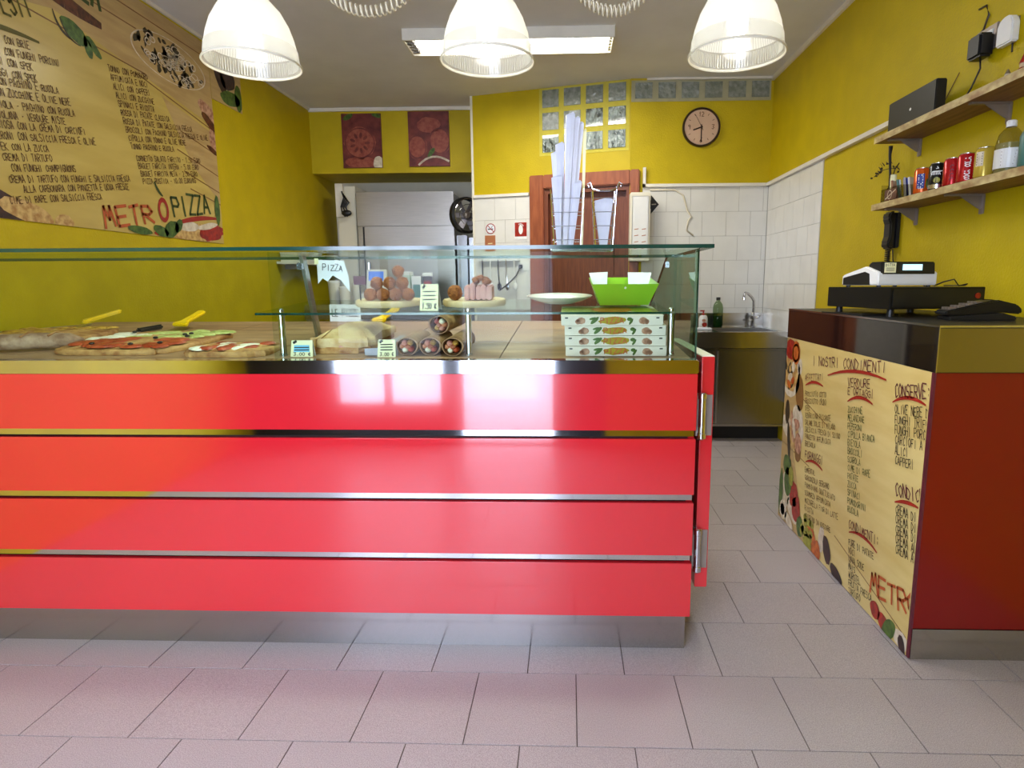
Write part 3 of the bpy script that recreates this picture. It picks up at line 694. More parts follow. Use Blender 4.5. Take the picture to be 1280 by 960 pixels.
# ================================================================== PIZZA DISPLAY COUNTER
CR, CL, CY = .392, -2.40, 1.85
dz = lambda y: .959+.06*(y-1.93)
t = thing('display_counter', 'glass topped pizza counter with four red front panels', 'counter', (0, 0, 0))
MB().box(CL, CR-.014, CY+.03, 2.9, .12, .90).build('carcass', 'black_gap', t)
MB().box(CL, CR-.012, 1.868, 1.9, 0, .122).box(CR-.03, CR-.012, 1.9, 2.88, 0, .122).build('plinth', 'plinth_m', t)
for z0, z1 in ((.741, .918), (.534, .714), (.332, .507), (.122, .305)):
    MB().box(CL, CR, CY, CY+.02, z0, z1).build('red_panel', 'red', t, bevel=.0012)
for z0, z1 in ((.714, .741), (.507, .534), (.305, .332)):
    MB().box(CL, CR-.004, CY+.012, CY+.024, z0+.006, z1).build('mirror_strip', 'chrome', t)
MB().box(CR-.02, CR-.001, CY+.025, 2.88, .122, .918).build('side_panel', 'red', t)
MB().box(CL, CR+.002, CY-.004, CY+.05, .919, .9605).build('top_band', 'chrome', t, bevel=.003)
MB().box(CL, CR+.002, CY+.05, 2.93, .900, .935).build('deck_tray', 'steel', t)
# serving slabs, inclined towards the back
ys = [1.905, 2.27, 2.60, 2.91]
xs = [-2.30, -1.86, -1.44, -1.02, -.62, -.222, .11, CR-.008]
for i in range(len(xs)-1):
    for j in range(3):
        a, b, c, d = xs[i]+.002, xs[i+1]-.002, ys[j]+.0015, ys[j+1]-.0015
        zz = lambda y, o: dz(y)+o
        me = MB().add([(a, c, dz(c)-.02), (b, c, dz(c)-.02), (b, d, dz(d)-.02), (a, d, dz(d)-.02), (a, c, dz(c)), (b, c, dz(c)), (b, d, dz(d)), (a, d, dz(d))],
                [(0, 3, 2, 1), (4, 5, 6, 7), (0, 1, 5, 4), (1, 2, 6, 5), (2, 3, 7, 6), (3, 0, 4, 7)])
        me.build('serving_slab', 'deck', t)
MB().box(-2.325, -2.301, 1.905, 2.91, .935, .975).box(-2.325, -2.301, 2.2, 2.91, .975, 1.01).build('tray_edge', 'steel', t)
# glass
GZ = 1.291
MB().box(CL, CR-.006, 1.862, 1.870, .9607, GZ).build('front_glass', 'glass', t)
MB().box(CL, CR+.022, 1.795, 2.44, GZ, GZ+.011).build('top_glass', 'glass', t)
MB().box(CL, CR+.022, 1.7935, 1.795, GZ, GZ+.011).box(CR+.022, CR+.0235, 1.795, 2.44, GZ, GZ+.011).box(CL, CR+.022, 2.44, 2.4415, GZ, GZ+.011).build('top_glass_edge', 'glass_e', t)
MB().prism([(1.872, .9607), (2.91, 1.02), (2.91, 1.085), (2.43, GZ), (1.852, GZ)], CR-.016, CR-.008, 'x').build('end_glass', 'glass_end', t)
MB().box(CR-.0075, CR-.0045, 1.860, 1.872, .9607, GZ).build('front_corner_edge', 'glass_e', t)
MB().prism([(2.43, GZ), (2.436, GZ), (2.916, 1.085), (2.91, 1.085)], CR-.016, CR-.008, 'x').build('end_glass_edge', 'glass_e', t)
# inner glass shelf with chrome posts
sz = lambda y: 1.10+.065*(y-1.93)
a, b, c, d = -1.02, .322, 1.96, 2.42
MB().add([(a, c, sz(c)-.007), (b, c, sz(c)-.007), (b, d, sz(d)-.007), (a, d, sz(d)-.007), (a, c, sz(c)), (b, c, sz(c)), (b, d, sz(d)), (a, d, sz(d))],
         [(0, 3, 2, 1), (4, 5, 6, 7), (0, 1, 5, 4), (1, 2, 6, 5), (2, 3, 7, 6), (3, 0, 4, 7)]).build('glass_shelf', 'glass', t)
MB().box(a, b, c-.0015, c, sz(c)-.007, sz(c)).build('shelf_edge', 'glass_e', t)
for x in (-.940, -.326, .327):
    MB().lathe([(.013, 0), (.013, .006), (.0105, .008), (.0105, sz(1.965)-.007-dz(1.945)-.006), (.013, sz(1.965)-dz(1.945)-.012), (.013, sz(1.965)-.0072-dz(1.945))], 16, c=(x, 1.972, dz(1.945)+.001)).build('shelf_post', 'wire', t, smooth=True)
    MB().lathe([(.008, 0), (.008, .008), (.004, .012)], 12, c=(x, 1.972, sz(1.972)+.001)).build('post_knob', 'wire', t, smooth=True)
MB().prism([(2.10, GZ), (2.13, GZ), (2.235, dz(2.235)), (2.205, dz(2.205))], -.925, -.913, 'x').build('divider_post', 'steel', t)
MB().prism([(1.872, .9607), (2.20, dz(2.2)+.001), (2.10, GZ), (1.872, GZ)], -.922, -.916, 'x').build('divider_glass', 'glass', t)
for x, y, z in ((CR-.012, 2.40, 1.262), (CR-.012, 2.78, 1.10), (-.919, 2.10, 1.255)):
    MB().box(x-.012, x+.006, y-.012, y+.012, z-.012, z+.012).build('glass_clip', 'wire', t, bevel=.003)

# swing gate at the counter's end
t = thing('swing_gate', 'narrow red swing gate hinged at the end of counter', 'gate', (.42, 1.9, .2))
MB().box(-.006, .034, .0, .62, .0, .765).build('gate_leaf', 'red', t, bevel=.002)
MB().box(-.005, .033, .002, .618, .765, .768).build('top_edge', 'cream', t)
for z in (.505, .06):
    h = MB().lathe([(.010, 0), (.014, .004), (.014, .02), (.012, .022), (.012, .128), (.014, .130), (.014, .146), (.010, .15)], 18, c=(-.004, -.016, z)).build('spring_hinge', 'wire', t, smooth=True)
    MB().box(-.022, -.008, -.012, .03, z+.01, z+.14).box(.0, .03, -.004, .0, z+.01, z+.14).build('hinge_plate', 'galv', h)

# ================================================================== TILL COUNTER (right)
PX = 1.084
t = thing('till_counter', 'red till counter, shade painted into its front, with condiment menu print on its side', 'counter', (0, 0, 0))
MB().box(PX+.006, XR-.004, 1.836, 3.06, .0, .925).build('carcass', 'black_gap', t)
MB().box(PX+.004, XR-.004, 1.828, 1.838, .105, .924).build('front_panel', 'red_shaded', t)
MB().box(PX+.004, XR-.004, 1.826, 1.838, .0, .103).build('plinth', 'plinth_m', t)
MB().box(PX, XR-.004, 1.822, 3.062, .926, 1.058).build('worktop_band', 'blackg', t)
MB().box(PX+.0, XR-.004, 1.820, 1.8225, .928, 1.057).build('band_front', mat('mirror_black_front', (150, 142, 120), .18, 1, .03, 4), t)
MB().box(PX-.001, XR-.004, 1.819, 3.063, 1.058, 1.066).build('worktop', 'black', t, bevel=.001)
MB().box(PX-.0015, PX+.001, 1.819, 1.8225, .926, 1.066).box(PX-.002, XR-.004, 1.818, 1.820, 1.060, 1.066).box(PX-.002, PX, 1.82, 3.06, 1.060, 1.066).build('steel_corner', 'wire', t)
MB().box(PX, PX+.006, 1.838, 3.055, .004, .925).build('menu_print', 'poster', t)
MB().box(PX-.001, PX+.006, 1.826, 1.838, .004, .925).build('print_edge', 'ink_p', t)
# print (u = -Y, v = z): helper takes Y
fp = lambda u, v, o: (PX-o, -u, v)
def PP(i=0): return Print(fp, (-3.055, .004), (-1.840, .925), .0006+.0004*i)
AP = .155
p = PP(0)
for a, b in (((-3.0, .70), (-2.55, .60)), ((-3.05, .40), (-2.7, .37)), ((-2.4, .17), (-1.85, .06))): p.ribbon([a, b], .004)
p.build('plank_joints', 'plank_line', t)
# food pictures down the far edge
p = PP(0); p.poly([(-3.055, .93), (-2.93, .93), (-2.86, .70), (-2.90, .40), (-2.80, .20), (-2.70, .0), (-3.055, .0)]); p.build('shaded_plank', 'plank', t)
p = PP(1); p.blob(-2.86, .68, .05, .09, .2); p.blob(-2.84, .40, .04, .05); p.build('printed_shadow', 'plank_line', t)
p = PP(1); p.blob(-2.99, .755, .125, .115); p.blob(-2.97, .48, .11, .05, -.3); p.blob(-2.86, .52, .07, .10, .3); p.blob(-2.87, .80, .025, .04); p.blob(-2.97, .17, .06, .09); p.blob(-2.86, .1, .08, .05, -.3); p.blob(-1.875, .035, .045, .03); p.blob(-2.52, .10, .03, .06); p.build('printed_plate', 'p_white', t)
p = PP(2); p.blob(-2.99, .755, .098, .09); p.blob(-2.90, .46, .07, .06); p.build('printed_pasta', 'p_pasta', t)
p = PP(3)
for k in range(16): a = random.uniform(0, 6.28); q = random.uniform(.01, .085); p.blob(-2.985+q*math.cos(a), .755+q*math.sin(a), .016, .008, a*2, 8, .2)
p.blob(-3.0, .56, .03, .06); p.blob(-2.96, .42, .02, .10, .2); p.build('printed_olives', 'p_olive', t)
p = PP(3); p.blob(-3.0, .87, .07, .05); p.blob(-2.86, .185, .055, .06); p.blob(-2.82, .12, .055, .06); p.blob(-2.045, .045, .035, .03, -.4); p.blob(-1.985, .03, .04, .03, -.4); p.build('printed_tomato', 'p_red', t)
p = PP(4); p.blob(-2.93, .86, .05, .055); p.ring(-2.93, .86, .045, .012); p.blob(-2.62, .05, .05, .08, .4); p.build('printed_pepper', 'p_orange', t)
p = PP(4); p.blob(-2.88, .52, .05, .03, .3); p.blob(-2.84, .44, .04, .05, .2); p.blob(-2.92, .50, .02, .08, .3); p.build('printed_sausage', 'p_pink', t)
p = PP(4); p.blob(-2.96, .30, .055, .05); p.blob(-2.94, .22, .05, .07); p.blob(-3.03, .14, .03, .12); p.blob(-1.95, .025, .03, .055, -.7); p.blob(-2.76, .06, .04, .05); p.build('printed_greens', 'p_green', t)
p = PP(5)
for k in range(14): p.blob(-2.74+.11*random.random()+.002*k, .045+.09*random.random()-.006*k*.4, .022, .02, 0, 9, .1)
p.build('printed_grapes', 'p_lime', t)
p = PP(6); p.blob(-2.985, .735, .03, .022, .4); p.blob(-2.95, .79, .02, .026); p.blob(-2.90, .50, .018, .05, .4); p.blob(-2.98, .06, .05, .05); p.blob(-2.90, .03, .06, .03, -.4); p.build('printed_garlic', 'p_white', t)
p = PP(7); p.blob(-2.995, .70, .03, .018, -.4); p.blob(-2.95, .725, .022, .016, .7); p.blob(-2.55, .035, .03, .045, .3); p.build('printed_sauce', 'p_orange', t)
p = PP(6); p.blob(-2.90, .26, .03, .05, .2); p.blob(-2.99, .06, .03, .03); p.blob(-2.66, .02, .05, .03); p.build('printed_lettuce', 'p_lime', t)
p = PP(6); p.blob(-2.80, .165, .022, .028, .3); p.blob(-2.88, .14, .018, .022, .3); p.build('printed_cherry_tomato', 'p_red', t)
p = PP(5); p.blob(-2.46, .08, .035, .06, .5); p.blob(-2.36, .02, .06, .03, -.3); p.blob(-1.865, .02, .02, .035, .4); p.build('printed_aubergine', 'p_purple', t)
# lettering
p = PP(6); p.text(-2.723, .830, 'I NOSTRI CONDIMENTI', .040, .635, .088, .10); p.text(-2.797, .748, 'AFFETTATI', .028, .205, .16, .10)
p.text(-2.743, .400, 'FORMAGGI', .034, .20, .12, .10); p.text(-2.370, .792, 'VERDURE', .033, .18, .13, .10); p.text(-2.366, .762, 'E ORTAGGI', .030, .205, .10, .10)
p.text(-2.028, .816, 'CONSERVE:', .042, .205, .145, .10); p.text(-1.975, .492, 'CONDICREME:', .042, .26, .20, .10); p.text(-2.280, .253, 'CONDIMENTI:', .034, .235, .125, .10); p.build('headings', 'ink_p', t)
g = MB()
for k, s in enumerate(['PROSCIUTTO COTTO', 'PROSCIUTTO CRUDO', 'SPEK', 'VENTRICINA PICCANTE', 'SALAME DOLCE DI MILANO', 'SALSICCIA FRESCA DI SUINO', 'PANCETTA AFFUMICATA', 'BRESAOLA']):
    q = PP(6); q.mb = g; q.text(-2.786+.005*k, .678-.032*k, s, .023, len(s)*.0145, AP, .10, .2)
for k, s in enumerate(['EMMENTAL', 'GORGONZOLA BERGAMO', 'PARMIGIANO GRATTUGIATO', 'SCAMORZA AFFUMICATA', 'MOZZARELLA FIOR DI LATTE', 'RICOTTA', 'PECORINO DA GUSTARE']):
    q = PP(6); q.mb = g; q.text(-2.734+.005*k, .335-.035*k, s, .023, len(s)*.0145, AP, .10, .2)
g.build('lettering', 'ink_b', t)
g = MB()
for k, s in enumerate(['ZUCCHINE', 'MELANZANE', 'PEPERONI', 'CIPOLLA BIANCA', 'BIETOLA', 'BROCCOLI', 'SCAROLA', 'CIME DI RAPE', 'PATATE', 'ZUCCA', 'SPINACI', 'POMODORINI', 'RUCOLA']):
    q = PP(6); q.mb = g; q.text(-2.355+.0048*k, .694-.0318*k, s, .024, len(s)*.0150, AP, .10, .2)
g.build('lettering', 'ink_dg', t)
g = MB()
for k, s in enumerate(['OLIVE NERE DENOCCIOLATE', 'FUNGHI TRIFOLATI', 'FUNGHI PORCINI', 'CARCIOFI A SPICCHI', 'ALICI', 'CAPPERI']):
    q = PP(6); q.mb = g; q.text(-2.019+.0052*k, .762-.0333*k, s, .029, len(s)*.0160, .13, .095, .2)
for k, s in enumerate(['CREMA DI TARTUFO', 'CREMA DI CARCIOFI', 'CREMA DI OLIVE', 'CREMA AL PEPE', 'CREMA AGLIO']):
    q = PP(6); q.mb = g; q.text(-1.965+.005*k, .436-.0325*k, s, .029, len(s)*.0155, .13, .095, .2)
for k, s in enumerate(['PURE DI PATATE', 'NOCI', 'UOVA SODE', 'MAIS', 'WURSTEL', 'FRUTTA FRESCA', 'TARTUFO']):
    q = PP(6); q.mb = g; q.text(-2.269+.0047*k, .188-.0307*k, s, .025, len(s)*.0140, AP, .095, .2)
g.build('lettering', 'ink', t)
p = PP(6); p.text(-2.081, .095, 'METRO', .070, .305, .20, .15); p.build('lettering', 'ink_o', t)
g = MB()
for a in ((-2.56, .808, -2.09, .862, .05), (-2.79, .728, -2.60, .755, .08), (-2.735, .382, -2.55, .398, .1), (-2.365, .735, -2.17, .762, .1), (-2.04, .795, -1.85, .822, .1), (-1.975, .470, -1.84, .500, .06), (-2.275, .238, -2.06, .252, .1)):
    q = PP(6); q.mb = g; q.ribbon(arc(*a), .013, True)
g.build('underline', 'ink_r', t)

# ================================================================== ON THE TILL COUNTER
TZ = 1.0665
t = thing('cash_box', 'flat black cash drawer standing on the till counter', 'cash box', (1.153, 2.25, TZ), math.radians(11))
MB().box(0, .39, 0, .37, .028, .107).build('casing', 'blackm', t, bevel=.002)
MB().box(.008, .382, -.004, 0, .034, .100).build('drawer_front', 'black', t, bevel=.002)
k = MB().lathe([(.0105, 0), (.0105, .004)], 16, R3(rx=PI/2, t=(.355, -.004, .075))).build('lock_badge', 'p_red', t)
for x, y in ((.03, .03), (.36, .03), (.03, .33), (.36, .33)):
    MB().lathe([(.014, 0), (.012, .028)], 12, c=(x, y, 0)).build('foot', 'black', t)
MB().box(-.03, .12, .10, .36, 0, .006).build('base_mat', 'black', t)
t = thing('cash_register', 'black and white cash register with lit display on black drawer', 'cash register', (1.156, 2.352, TZ+.1075), math.radians(11))
MB().prism([(0, .006), (.215, .006), (.215, .045), (.19, .052), (.075, .078), (.0, .055)], .0, .25, 'x').build('casing', 'white', t, bevel=.004)
MB().prism([(-.003, .044), (.012, .044), (.075, .07), (.075, .086), (.06, .094), (.002, .094)], .012, .238, 'x').build('display_head', 'black', t, bevel=.004)
MB().prism([(.045, .008), (.205, .008), (.205, .036), (.075, .058), (.05, .05)], -.002, .002, 'x').build('side_grille', 'black', t)
MB().box(.098, .178, -.005, -.002, .062, .084).build('display', 'screen', t)
fr = lambda u, v, o: (u, -.003-o, v)
MB().box(.022, .068, -.0045, -.002, .053, .09).build('label_plate', 'tagm', t)
p = Print(fr, off=.0018); p.text(.025, .077, 'DITTA', .009, .038, jit=.1, wt=.16)
for z in (.070, .065, .060): p.ribbon([(.028, z), (.062, z)], .0016)
p.build('lettering', 'ink', t)
kb = MB()
for i in range(5):
    for j in range(3): kb.box(.03+i*.04, .06+i*.04, .09+j*.03, .115+j*.03, .068-j*.008, .076-j*.008)
kb.build('keys', 'black', t)
for x, y in ((.02, .02), (.23, .02), (.02, .2), (.23, .2)): MB().lathe([(.008, 0), (.008, .008)], 10, c=(x, y, 0)).build('foot', 'black', t)
tag(MB().tube([(1.41, 2.43, TZ+.111), (1.40, 2.36, TZ+.125), (1.425, 2.335, TZ+.135), (1.45, 2.345, TZ+.111), (1.49, 2.36, TZ+.118), (1.52, 2.42, TZ+.112), (1.50, 2.52, TZ+.111)], .0025, 6).build('power_cable', 'cord', smooth='all'), 'thin black cord lying on top of the cash drawer', 'cord')
# card terminal on its cradle
t = thing('card_terminal', 'dark grey handheld card terminal lying on the till counter', 'card terminal', (1.365, 2.10, TZ), math.radians(-8))
MB().prism([(-.10, .0), (.10, .0), (.10, .012), (.06, .024), (-.10, .012)], -.045, .05, 'y').build('cradle', 'black', t, bevel=.003)
MB().prism([(-.115, .018), (-.09, .014), (.06, .026), (.112, .02), (.118, .034), (.10, .052), (.045, .066), (.02, .064), (-.11, .030)], -.042, .042, 'y').build('casing', 'blackm', t, bevel=.004)
kp = MB()
for i in range(4):
    for j in range(3):
        x = -.095+i*.026; kp.box(x, x+.018, -.032+j*.023, -.014+j*.023, .030+(x+.11)*.245, .038+(x+.11)*.245)
kp.build('keypad', 'galv', t)
MB().box(.03, .085, -.034, .034, .058, .0625, R3(0, .2, 0, (-.012, 0, .012))).build('terminal_screen', 'blackg', t)

# ================================================================== RIGHT WALL
def shelf(z, y0, y1, name, label, br):
    t = thing(name, label, 'shelf', (XR, 0, z))
    MB().box(-.165, -.002, y0, y1, .002, .028).build('board', 'shelf_wood', t)
    MB().box(-.168, -.165, y0, y1, .001, .029).build('front_edge', 'shelf_edge', t)
    for y in br:
        MB().box(-.15, -.004, y-.011, y+.011, -.006, .0015).box(-.010, -.002, y-.012, y+.012, -.075, .0).prism([(-.10, -.004), (-.008, -.004), (-.008, -.055), (-.02, -.055)], y-.003, y+.003, 'y').build('bracket', 'galv', t, bevel=.0015)
shelf(1.842, 1.70, 3.10, 'wall_shelf', 'upper wooden wall shelf carrying the black router', (3.0, 2.42))
shelf(1.530, 1.70, 3.08, 'wall_shelf', 'lower wooden wall shelf carrying the row of cans', (2.98, 2.52))
SU, SL = 1.871, 1.559
t = thing('router', 'black flat router standing upright on the upper shelf', 'router', (1.50, 2.88, SU))
MB().box(-.004, .04, -.19, .185, 0, .142).build('casing', 'black', t, bevel=.004)
p = Print(lambda u, v, o: (-.004-o, -u, v), off=.0006); p.blob(.005, .07, .008, .006); p.build('small_mark', 'ink_w', t)
t = thing('figurine', 'small red capped figurine farthest along the upper shelf', 'figurine', (1.535, 2.25, SU))
MB().lathe([(.016, 0), (.02, .012), (.017, .03), (.011, .036)], 14).build('body', 'p_red', t, smooth=True)
MB().ball((0, 0, .045), .013).build('head', 'skin_y', t, smooth='all'); MB().lathe([(.014, .05), (.008, .066), (.001, .086)], 14).build('cap', 'p_red', t, smooth=True)
t = thing('figurine', 'small cream figurine on upper shelf next to red capped one', 'figurine', (1.535, 2.325, SU))
MB().lathe([(.02, 0), (.022, .008), (.016, .02), (.009, .028)], 14).build('body', 'skin_y', t, smooth=True); MB().ball((0, 0, .034), .010).build('head', 'p_white', t, smooth='all')
MB().lathe([(.009, .04), (.002, .055)], 10).build('cap', 'galv', t)
t = thing('gadget', 'tiny black gadget on the upper shelf beneath wall socket', 'gadget', (1.535, 2.41, SU))
MB().box(-.012, .012, -.012, .012, 0, .012).build('base', 'black', t, bevel=.002); MB().ball((0, 0, .022), .012).build('head', 'black', t, smooth='all')
t = thing('wall_socket', 'grey wall socket plate behind the black adapter', 'socket', (XR, 2.585, 2.115))
MB().box(-.012, 0, -.06, .06, -.045, .045).build('cover_plate', 'galv', t, bevel=.003); MB().box(-.016, -.012, -.04, .04, -.028, .028).build('socket_insert', 'white', t)
t = thing('power_adapter', 'black plug in power adapter in the wall socket', 'adapter', (XR-.016, 2.565, 2.08))
MB().box(-.055, 0, -.04, .04, -.04, .045).build('casing', 'black', t, bevel=.008)
MB().tube([(-.03, -.01, -.04), (-.032, -.02, -.08), (-.04, .01, -.14), (-.06, .03, -.19), (-.03, .03, -.2080), (-.05, .2, -.2072)], .0035, 6).build('lead', 'cord', t, smooth='all')
t = thing('motion_sensor', 'white rounded wall sensor high beside the socket', 'sensor', (XR, 2.452, 2.098))
MB().prism([(-.042, -.048), (.042, -.048), (.042, .02), (.03, .042), (.01, .05), (-.01, .05), (-.03, .042), (-.042, .02)], -.034, -.004, 'x').build('casing', 'white', t, bevel=.005)
MB().box(-.004, 0, -.03, .03, -.04, .04).build('back_plate', 'galv', t); MB().tube([(-.012, -.02, -.046), (-.012, -.022, -.08)], .003).build('lead', 'cord', t)
tag(MB().tube([(XR-.003, 2.66, 2.255), (XR-.006, 2.612, 2.25), (XR-.006, 2.592, 2.21), (XR-.006, 2.615, 2.165), (XR-.004, 2.66, 2.152)], .004, 6).build('wall_cable', 'p_olive', smooth='all'), 'short curved cable end on yellow wall above the socket', 'cable')
tag(MB().tube([(XR-.004, 2.75, 2.05), (XR-.004, 2.83, 1.97), (XR-.006, 2.9, 1.90), (XR-.02, 2.91, 1.8745)], .0018, 5).build('thin_wire', 'ink_b', smooth='all'), 'thin wire running along the wall behind the router', 'cable')

# drinks cans
def can(y, body, label, deco):
    t = thing('drink_can', label, 'can', (1.525, y, SL), 0, 'drink cans on the lower shelf')
    MB().lathe([(.026, .006), (.033, .014), (.033, .104), (.027, .114)], 28, cap0=False, cap1=False).build('body', body, t, smooth=True)
    MB().lathe([(.024, 0), (.026, .006)], 28, cap1=False).build('base_rim', 'alu', t)
    MB().lathe([(.027, .114), (.027, .117), (.025, .117), (.024, .112)], 28, cap0=False).build('lid', 'alu', t, smooth=True)
    deco(t)
def wrap(a0, r=.0334): return lambda u, v, o: ((r+o)*math.cos(a0+u/r), (r+o)*math.sin(a0+u/r), v)
AV = math.radians(235)   # side of a can that faces the till and the camera
def vtext(p, txt, h, ln, v0=.02, u0=0):   # letters stacked along the can, reading upwards
    q = Print(lambda u, v, o: p.fn(u0-v+h/2, v0+u, o), off=.0004); q.mb = p.mb
    q.text(0, 0, txt, h, ln, jit=.15, wt=.17)
def d_org(t):
    p = Print(wrap(AV), off=.0002)
    p.mb.lathe([(.0335, .03), (.0335, .09)], 10, a0=AV-.55, a1=AV+.35, cap0=False, cap1=False); p.build('blue_band', 'ink_blue', t)
    p = Print(wrap(AV, .0337), off=.0003); vtext(p, 'FANTA', .018, .062, .03, -.003); p.build('lettering', 'ink_w', t)
    p = Print(wrap(AV+.75), off=.0003); p.blob(0, .05, .008, .02); p.build('printed_leaf', 'p_green', t)
def d_blk(t):
    MB().lathe([(.0333, .014), (.0333, .03)], 28, cap0=False, cap1=False).build('grey_band', 'alu', t)
    p = Print(wrap(AV), off=.0004)
    for k in range(6): p.ribbon(arc(-.018+.006*k, .068, -.012+.006*k, .082, .4), .003)
    p.ribbon([(-.004, .092), (.004, .092), (.0, .1)], .003); p.build('script_mark', 'ink_w', t)
    p = Print(wrap(AV), off=.0004); p.blob(0, .046, .013, .012); p.build('printed_lime', 'p_lime', t)
def d_red0(t):
    p = Print(wrap(AV), off=.0004)
    for k in range(4): p.ribbon(arc(-.006, .03+.016*k, .006, .036+.016*k, .5), .0025)
    p.build('script_mark', 'ink_p', t)
def d_red1(t):
    p = Print(wrap(AV), off=.0004); vtext(p, 'COCA COLA', .017, .085, .016, .004); p.build('lettering', 'ink_w', t)
def d_yel(t):
    MB().lathe([(.0334, .05), (.0334, .1)], 10, a0=AV-.9, a1=AV-.1, cap0=False, cap1=False).build('pale_panel', 'p_white', t)
    p = Print(wrap(AV-.5), off=.0006)
    for k in range(5): p.ribbon([(-.009, .056+.009*k), (.009, .057+.009*k)], .004)
    p.build('printed_lines', 'ink', t)
can(2.785, 'can_org', 'orange drink can with blue band, first of the can row', d_org)
can(2.675, 'can_blk', 'black drink can with white script and lime on shelf', d_blk)
can(2.575, 'can_red', 'plain red drink can between black can and lettered red can', d_red0)
can(2.487, 'can_red', 'red drink can with upright white lettering on lower shelf', d_red1)
can(2.385, 'can_yel', 'straw coloured drink can beside the plastic sanitiser bottle', d_yel)
t = thing('packet_holder', 'clear holder of sugar and sweetener packets on the lower shelf', 'holder', (1.515, 2.93, SL))
MB().box(-.05, -.047, -.085, .085, .0, .06).box(.05, .053, -.085, .085, 0, .07).box(-.05, .053, -.085, -.082, 0, .06).box(-.05, .053, .082, .085, 0, .08).box(-.05, .053, -.085, .085, 0, .003).build('holder_box', 'clearp', t)
cols = ['white', 'foil', 'ink_blue', 'galv', 'teal', 'paper', 'p_pink', 'white', 'steel', 'p_brown']
for k in range(10):
    y = -.072+.0155*k; MB().box(-.022, .022, -.004, .004, 0, .085, R3(random.uniform(-.2, .2), random.uniform(-.1, .1), random.uniform(.5, 1.2), (random.uniform(-.015, .015), y, .008))).build('packet', cols[k], t)
MB().lathe([(.012, .003), (.014, .10), (.013, .125)], 12, c=(-.01, .06, 0)).build('straw_tube', 'tagm', t, smooth=True)
MB().box(-.0525, -.0505, -.06, .045, .005, .052).build('label_card', 'p_brown', t)
p = Print(lambda u, v, o: (-.0525-o, -u, v), off=.0005); p.ring(0, .028, .02, .004); p.ribbon([(-.035, .012), (.05, .044)], .005); p.build('card_print', 'p_white', t)
t = thing('sanitiser_bottle', 'squat clear plastic bottle with white cap, right end of shelf row', 'bottle', (1.525, 2.262, SL))
MB().lathe([(.038, 0), (.042, .006), (.042, .10), (.040, .112), (.034, .135), (.022, .152), (.014, .158), (.014, .164)], 28, cap1=False).build('bottle_body', 'clearp', t, smooth=True)
MB().lathe([(.0425, .02), (.0425, .085)], 28, cap0=False, cap1=False).build('label', 'white', t)
MB().lathe([(.0395, .004), (.0395, .104)], 24).build('liquid', mat('pale_yellow_liquid', (214, 204, 140), .2, 0, .03, 20, trans=.5), t, smooth=True)
MB().lathe([(.016, .16), (.016, .178), (.012, .182)], 20).build('cap', 'white', t, smooth=True)
p = Print(wrap(AV, .0426), off=.0005)
for k in range(5): p.ribbon([(-.02, .03+.011*k), (.015+.002*k, .031+.011*k)], .004)
p.build('label_print', 'galv', t)
t = thing('bottle', 'teal bottle just past the sanitiser on the lower shelf', 'bottle', (1.53, 2.165, SL))
MB().lathe([(.03, 0), (.033, .006), (.033, .11), (.02, .14), (.011, .152), (.011, .165)], 24).build('bottle_body', 'teal', t, smooth=True); MB().lathe([(.013, .165), (.013, .185)], 18).build('cap', 'white', t)
# intercom handset, cord, twig
t = thing('intercom_handset', 'black intercom handset hung under the far end of lower shelf', 'intercom', (XR, 3.165, 1.445))
MB().box(-.016, 0, -.045, .045, -.085, .085).build('wall_base', 'black', t, bevel=.004)
MB().prism([(-.02, -.09), (-.05, -.088), (-.056, -.06), (-.046, -.03), (-.046, .03), (-.058, .06), (-.05, .09), (-.02, .092)], -.038, .03, 'y').build('handset', 'blackm', t, bevel=.008, bseg=3)
P = []
for k in range(90):
    a = k*.7; P.append((-.03+.012*math.cos(a), -.0+.012*math.sin(a), -.09-.0011*k))
MB().tube(P, .003, 5).build('coiled_cord', 'cord', t, smooth='all')
tag(MB().tube([(XR-.03, 3.12, 1.352), (XR-.035, 3.10, 1.30), (XR-.045, 3.05, 1.26), (1.56, 2.8, 1.2), (1.50, 2.655, TZ+.1095)], .003, 6).build('phone_cable', 'cord', smooth='all'), 'black cord from the intercom down to the cash drawer', 'cord')
tag(MB().tube([(1.545, 3.118, 1.838), (1.545, 3.121, 1.80), (1.552, 3.118, 1.70), (1.556, 3.122, 1.62), (1.555, 3.113, 1.548), (1.555, 3.11, 1.535)], .005, 6, taper=[2, 1.3, 1, 1, 1, 1]).build('hanging_cable', 'cord', smooth='all'), 'dark cord hanging from upper to lower shelf end', 'cord')
t = thing('dry_twig', 'small dry twig tucked behind the hanging cord', 'twig', (1.578, 3.135, 1.58))
MB().tube([(.0, .0, -.02), (-.01, .055, .04), (.005, .03, .10), (.004, .0, .155), (.0, -.04, .175)], .0025, 5).build('stem', 'twig', t)
g = MB()
for k in range(26):
    a = random.uniform(-.06, .22); b = .165+.02*math.sin(a*22)+random.uniform(-.012, .012); c = random.uniform(-.9, .9); L = random.uniform(.02, .04)
    g.add([(0, a, b), (.004, a+L*.5, b+L*c*.3-.005), (0, a+L, b+L*c), (-.004, a+L*.5, b+L*c*.6+.005)], [(0, 1, 2, 3)])
g.tube([(0, 0, .158), (0, .06, .166), (0, .13, .17), (0, .2, .15)], .0018, 5)
gg = g.build('leaves', 'twig', t); gg['kind'] = 'stuff'

